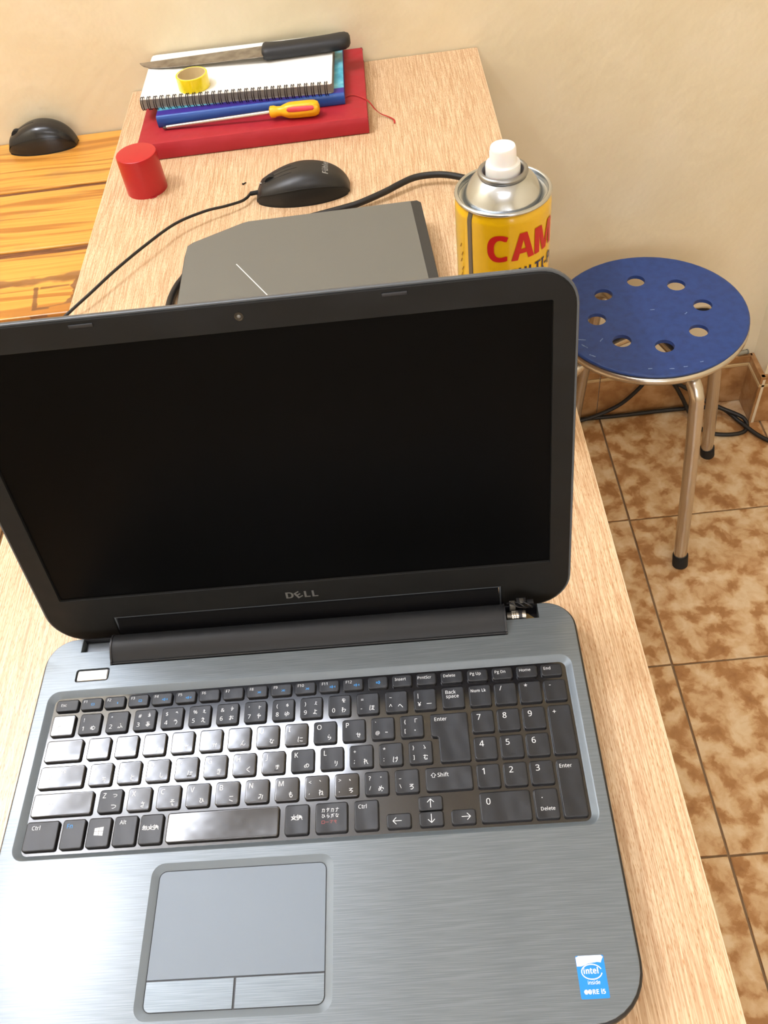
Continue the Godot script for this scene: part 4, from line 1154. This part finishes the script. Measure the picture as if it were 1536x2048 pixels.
		for i in 20:
			var a := TAU * i / 20.0
			var cx := cos(a); var cy := sin(a)
			r.append(Vector3(p[0], 0.0090 + signf(cy) * pow(absf(cy), 0.75) * p[3], p[1] - signf(cx) * pow(absf(cx), 0.75) * p[2]))
		rr.append(r)
	hd.loft(rr)
	part(k, "handle", hd.done(50.0), M.handle, "black plastic handle")
	# roll of tape
	var tp := thing("tape_roll", "small roll of yellow tape standing flat on the notebook", "tape", Vector3(-0.0033, yn + 0.0002, -0.9107))
	var ro := 0.0208; var ri := 0.0176
	b1 = MB.new(); b1.lathe([Vector2(ri + 0.0012, 0.0), Vector2(ro - 0.0002, 0.0), Vector2(ro, 0.0003), Vector2(ro, 0.0167), Vector2(ro - 0.0002, 0.017), Vector2(ri + 0.0012, 0.017)], 48); part(tp, "tape", b1.done(40.0), M.tape, "shiny yellow tape")
	b1 = MB.new(); b1.lathe([Vector2(ri + 0.0012, 0.0), Vector2(ri + 0.0012, 0.0171), Vector2(ri, 0.0171), Vector2(ri, 0.0)], 48); part(tp, "core", b1.done(40.0), M.tape_core, "brown card core")
	# screwdriver
	var sd := thing("screwdriver", "screwdriver with yellow and red handle lying along the blue book spine", "screwdriver", Vector3(0.0975, y0 + 0.0104, -0.8470), deg_to_rad(-4.2))
	b1 = MB.new(); b1.tube(PackedVector3Array([Vector3(0.0, 0, 0), Vector3(-0.134, -0.0072, 0), Vector3(-0.1395, -0.0075, 0)]), 0.0025, 12); part(sd, "shaft", b1.done(40.0), M.chrome, "bright steel shaft")
	b1 = MB.new(); b1.box(Vector3(-0.1445, -0.0086, -0.0026), Vector3(-0.139, -0.0064, 0.0026), 0.0006); part(sd, "tip", b1.done(40.0), M.tin_dark)
	b1 = MB.new(); rr = []
	for p in [[-0.002, 0.0052], [-0.0008, 0.0070], [0.004, 0.0072], [0.0075, 0.0060], [0.0125, 0.0058], [0.0175, 0.0078], [0.022, 0.0092], [0.03, 0.0098], [0.05, 0.0099], [0.0565, 0.0094], [0.0605, 0.0078], [0.0622, 0.004]]:
		var r := PackedVector3Array()
		for i in 24:
			var a := -TAU * i / 24.0
			var f: float = 1.0 - (0.10 if (i % 4 == 2 and p[0] > 0.018 and p[0] < 0.058) else 0.0)
			r.append(Vector3(p[0], sin(a) * p[1] * f, -cos(a) * p[1] * f))
		rr.append(r)
	b1.loft(rr); part(sd, "handle", b1.done(50.0), M.yellow_plastic, "yellow handle")
	for ang in [62.0, 182.0, 302.0]:
		b1 = MB.new(); rr = []
		for p in [[0.0215, 0.0012], [0.0235, 0.0026], [0.03, 0.0032], [0.048, 0.0032], [0.0545, 0.0026], [0.0560, 0.0012]]:
			var r := PackedVector3Array()
			for q in [[-1.0, 0.0092], [-0.7, 0.0104], [0.0, 0.0108], [0.7, 0.0104], [1.0, 0.0092], [0.0, 0.0085]]:
				r.append(Vector3(p[0], q[1], q[0] * p[1]).rotated(Vector3.RIGHT, deg_to_rad(ang)))
			rr.append(r)
		b1.loft(rr); part(sd, "grip_inlay", b1.done(50.0), M.red_grip, "red inlay in the handle")

func cw(p: PackedVector2Array) -> PackedVector2Array:   # clockwise from above, as rrect
	var s := 0.0
	for i in p.size(): s += p[i].cross(p[(i + 1) % p.size()])
	if s < 0.0:
		var q := p.duplicate(); q.reverse(); return q
	return p

# ------------------------------------------------------------------ mice, cap, grey box, cords
func mouse_shape(L: float, Wd: float, H: float, lo: float, hi: float, inset: float, y_lift := 0.0) -> MB:
	# x runs from the front (0) to the back (L); lo/hi: share of the half section, 0 at the foot of one side and 1 at the foot of the other
	var b := MB.new()
	var rows := []
	var n := 44; var m := 28
	for i in n + 1:
		var s := 0.5 - 0.5 * cos(PI * i / n)
		var w := Wd / 2 * pow(maxf(1.0 - pow(absf(2.0 * (s * 0.96 + 0.02) - 1.0), 3.2), 0.0), 0.45) * (0.94 - 0.07 * cos(TAU * s))
		var hh := H * (0.42 + 0.58 * sin(PI / 2 * clampf(s / 0.56, 0, 1))) * pow(maxf(1.0 - pow(maxf(s - 0.50, 0.0) / 0.50, 2.3), 0.0), 0.5) * pow(clampf(s * 14.0, 0.0, 1.0), 0.5)
		var r := PackedVector3Array()
		for j in m + 1:
			var v: float = lerpf(lo, hi, float(j) / m)
			var a := PI * v
			var cx := -cos(a); var cy := sin(a)
			var px := signf(cx) * pow(absf(cx), 0.62); var py := pow(absf(cy), 0.72)
			r.append(Vector3(s * L, 0.0012 + y_lift + maxf(hh - inset, 0.0) * py, px * maxf(w - inset, 0.0)))
		rows.append(r)
	for i in n:
		for j in m: b.quad(rows[i][j], rows[i][j + 1], rows[i + 1][j + 1], rows[i + 1][j])
	return b

func mouse_at(L: float, Wd: float, H: float, s: float, v: float) -> Vector3:
	var w := Wd / 2 * pow(maxf(1.0 - pow(absf(2.0 * (s * 0.96 + 0.02) - 1.0), 3.2), 0.0), 0.45) * (0.94 - 0.07 * cos(TAU * s))
	var hh := H * (0.42 + 0.58 * sin(PI / 2 * clampf(s / 0.56, 0, 1))) * pow(maxf(1.0 - pow(maxf(s - 0.50, 0.0) / 0.50, 2.3), 0.0), 0.5) * pow(clampf(s * 14.0, 0.0, 1.0), 0.5)
	var a := PI * v
	return Vector3(s * L, 0.0012 + hh * pow(absf(sin(a)), 0.72), signf(-cos(a)) * pow(absf(cos(a)), 0.62) * w)

func mouse(t: Node3D, L: float, Wd: float, H: float, side: Material, top: Material) -> void:
	part(t, "body", mouse_shape(L, Wd, H, 0.0, 1.0, 0.0011).done(60.0), side)
	part(t, "top_shell", mouse_shape(L, Wd, H, 0.17, 0.83, 0.0).done(60.0), top)
	var base := MB.new()
	var o := PackedVector2Array()
	for i in 41:
		var p := mouse_at(L, Wd, H, i / 40.0, 0.0); o.append(Vector2(p.x, p.z * 0.97))
	for i in range(39, 0, -1):
		var p := mouse_at(L, Wd, H, i / 40.0, 0.0); o.append(Vector2(p.x, -p.z * 0.97))
	o = cw(o)
	base.loft([ring(o, 0.0), ring(o, 0.0016)], false, false); base.face(o, 0.0, true)
	part(t, "base", base.done(40.0), M.rubber)
	# seam beside each button and the line between them
	for v in [0.17, 0.83]:
		var g := MB.new(); var pts := PackedVector3Array()
		for i in 30: pts.append(mouse_at(L, Wd, H, 0.04 + 0.9 * i / 29.0, v) + Vector3(0, -0.0001, 0))
		g.tube(pts, 0.00035, 6); part(t, "seam", g.done(60.0), M.rubber)
	var g := MB.new(); var pts := PackedVector3Array()
	for i in 14: pts.append(mouse_at(L, Wd, H, 0.03 + 0.45 * i / 13.0, 0.5) + Vector3(0, -0.00005, 0))
	g.tube(pts, 0.0004, 6); part(t, "button_gap", g.done(60.0), M.rubber)
	var wh := MB.new()
	var c := mouse_at(L, Wd, H, 0.19, 0.5)
	wh.tube(PackedVector3Array([c + Vector3(0, -0.006, -0.0032), c + Vector3(0, -0.006, -0.0026), c + Vector3(0, -0.006, 0.0026), c + Vector3(0, -0.006, 0.0032)]), 0.0085, 24)
	part(t, "scroll_wheel", wh.done(40.0), M.rubber)

func small_things() -> void:
	# wired mouse on the desk
	var L := 0.1115; var Wd := 0.062; var H := 0.0320
	var t := thing("wired_mouse", "black wired mouse lying on the oak desk in front of the books", "computer mouse", Vector3(0.0795, DY, -0.6975), deg_to_rad(-1.0))
	mouse(t, L, Wd, H, M.mouse_side, M.mouse_top)
	var strip := MB.new()
	for s in [-1, 1]:
		var pts := PackedVector3Array()
		for i in 16: pts.append(mouse_at(L, Wd, H, 0.12 + 0.3 * i / 15.0, 0.5 + s * 0.035))
		strip.tube(pts, 0.0004, 6)
	part(t, "centre_strip", strip.done(60.0), M.mouse_gloss)
	var mk := MB.new(); var pm := mouse_at(L, Wd, H, 0.07, 0.5)
	mk.box(pm + Vector3(-0.002, 0.0, -0.0008), pm + Vector3(0.003, 0.0006, 0.0008), 0.0003); part(t, "light_mark", mk.done(), mat("b9b9b4", 0.5))
	var lg := MB.new()
	var tr := text_tris("Fühlen", "Droid Sans", true)
	for p in tr:      # the name runs over the rounded back
		var s := 0.80 - p.y * 0.058
		var zz := 0.0125 - p.x * 0.0068
		var v := acos(-signf(zz) * pow(minf(absf(zz) / mouse_at(L, Wd, H, s, 1.0).z, 1.0), 1.0 / 0.62)) / PI
		lg.v.append(mouse_at(L, Wd, H, s, v) + Vector3(0.0001, 0.0003, 0))
	part(t, "maker_lettering", lg.done(60.0), mat("8d8d8a", 0.5))
	var bt := MB.new(); bt.tube(PackedVector3Array([Vector3(0.003, 0.0075, 0), Vector3(-0.004, 0.0072, 0.0004), Vector3(-0.007, 0.007, 0.0008)]), 0.0026, 12); part(t, "cord_sleeve", bt.done(50.0), M.rubber)
	var cd := MB.new()
	var o0 := t.position
	var path := []
	for p in [[0.0735, 0.0072, -0.6992], [0.0650, 0.0075, -0.6835], [0.0445, 0.0100, -0.6710], [0.0217, 0.0125, -0.6610], [-0.0105, 0.0140, -0.6395], [-0.0400, 0.0150, -0.6010], [-0.0683, 0.0140, -0.5615], [-0.0910, 0.0120, -0.5270], [-0.1120, 0.0085, -0.5000], [-0.130, 0.0030, -0.4800], [-0.142, -0.012, -0.465], [-0.150, -0.06, -0.45], [-0.155, -0.2, -0.44], [-0.16, -0.40, -0.43]]:
		path.append((Vector3(p[0], p[1] + DY, p[2]) - o0).rotated(Vector3.UP, deg_to_rad(1.0)))
	cd.tube(curve(path, 0.006), 0.0017, 8); part(t, "cord", cd.done(60.0), M.cable)
	# mouse on the wooden table
	t = thing("wireless_mouse", "glossy black mouse lying on the orange wooden table against the wall", "computer mouse", Vector3(-0.3150, DY - 0.0516, -1.0065), deg_to_rad(-1.5))
	mouse(t, 0.1015, 0.050, 0.0375, M.mouse_gloss, M.mouse_gloss)
	# red cap
	t = thing("overcap", "round red plastic cap standing on the desk in front of the red book", "cap", Vector3(-0.0610, DY, -0.7515))
	var b := MB.new()
	b.lathe([Vector2(0.0235, 0.0), Vector2(0.0249, 0.0), Vector2(0.0251, 0.0006), Vector2(0.0247, 0.040), Vector2(0.0246, 0.0450), Vector2(0.0242, 0.0466), Vector2(0.0230, 0.0474), Vector2(0.0, 0.0476)], 56)
	part(t, "cap", b.done(40.0), M.red_plastic)
	var fl := MB.new()
	for q in [[0.0075, 0.0245], [0.0100, 0.0240], [0.0125, 0.0232], [0.0135, 0.0222]]: fl.box(Vector3(q[0] - 0.001, 0.0, q[1] - 0.0006), Vector3(q[0] + 0.0009, 0.0012, q[1] + 0.0010), 0.0003)
	part(t, "torn_edge", fl.done(), M.red_plastic)
	# loose screw
	t = thing("screw", "tiny black screw lying alone on the desk beside the wired mouse", "screw", Vector3(0.0605, DY + 0.0011, -0.7325), deg_to_rad(35.0))
	b = MB.new(); b.tube(PackedVector3Array([Vector3(0.0, 0, 0), Vector3(0.0042, 0, 0)]), 0.0007, 8); part(t, "shank", b.done(40.0), M.rubber)
	b = MB.new(); b.tube(PackedVector3Array([Vector3(-0.0010, 0, 0), Vector3(-0.0004, 0, 0), Vector3(0.0, 0, 0)]), 0.00125, 12); part(t, "head", b.done(40.0), M.rubber)
	# grey box behind the laptop
	t = thing("grey_box", "flat grey device with a cut corner lying behind the laptop screen", "device", Vector3(0.14, DY, -0.50))
	var bh := 0.030; var dx := -0.14; var dz := 0.50
	var ol := PackedVector2Array()
	for p in [[0.0150, -0.5656], [0.0205, -0.5712], [0.0740, -0.5985], [0.0800, -0.6000], [0.2660, -0.6010], [0.2700, -0.5960], [0.2790, -0.4200], [0.2790, -0.4000], [0.0140, -0.4000], [0.0136, -0.5440]]: ol.append(Vector2(p[0] + dx, p[1] + dz))
	ol = cw(ol)
	b = MB.new(); b.loft([ring(ol, 0.0006, 0.002), ring(ol, 0.002), ring(ol, bh - 0.002), ring(ol, bh - 0.0005, 0.0004), ring(ol, bh - 0.0002, 0.0012)], false, false); b.face(shrink(ol, 0.0012), bh - 0.0002); b.face(shrink(ol, 0.002), 0.0006, true)
	part(t, "case", b.done(40.0), M.box_dark, "dark grey case")
	var top := PackedVector2Array()
	for p in [[0.0152, -0.5640], [0.0212, -0.5700], [0.0745, -0.5972], [0.0800, -0.5992], [0.2590, -0.6004], [0.2692, -0.4200], [0.2692, -0.4010], [0.0146, -0.4010], [0.0146, -0.5440]]: top.append(Vector2(p[0] + dx, p[1] + dz))
	top = cw(top)
	b = MB.new(); b.loft([ring(top, bh - 0.0005), ring(top, bh, 0.0003)], false, false); b.face(shrink(top, 0.0003), bh); part(t, "top_panel", b.done(30.0), M.box_grey, "lighter grey top panel")
	b = MB.new()
	var la := Vector2(0.0714 + dx, -0.5200 + dz); var lb := Vector2(0.1220 + dx, -0.4330 + dz); var e := (lb - la).orthogonal().normalized() * 0.0005
	b.box(Vector3(0, 0, -0.0005), Vector3(la.distance_to(lb), 0.0003, 0.0005), 0.0001)
	var slit := part(t, "light_slit", b.done(30.0), mat("e4e6e4", 0.4), "thin white diagonal line")
	slit.transform = Transform3D(Basis(Vector3.UP, -atan2((lb - la).y, (lb - la).x)), Vector3(la.x, bh - 0.0001, la.y))
	# thick black cord of the box
	var route := []
	for p in [[0.0150, 0.012, -0.440], [0.0060, 0.010, -0.452], [-0.0030, 0.006, -0.478], [-0.0045, 0.0048, -0.505], [0.0000, 0.0048, -0.530], [0.0075, 0.0048, -0.550], [0.0130, 0.0048, -0.580], [0.045, 0.0048, -0.606], [0.10, 0.0048, -0.622], [0.150, 0.0048, -0.636], [0.1846, 0.0055, -0.6440], [0.2030, 0.0065, -0.6490], [0.2317, 0.0085, -0.6620], [0.2490, 0.0100, -0.6720], [0.2680, 0.0110, -0.6810], [0.2915, 0.0115, -0.6810], [0.3110, 0.0110, -0.6750], [0.335, 0.008, -0.664], [0.350, 0.0062, -0.656]]: route.append(Vector3(p[0], p[1] + DY, p[2]))
	for i in route.size(): route[i] -= t.position
	var cb := MB.new()
	cb.tube(curve(route, 0.006), 0.0038, 10)
	var pg := MB.new()
	var pe: Vector3 = route[-1]
	pg.tube(PackedVector3Array([pe, pe + Vector3(0.004, 0, 0.003), pe + Vector3(0.022, -0.0004, 0.012)]), 0.0055, 14)
	part(t, "power_plug", pg.done(40.0), M.rubber)
	part(t, "power_cord", cb.done(60.0), M.cable, "thick black cord")
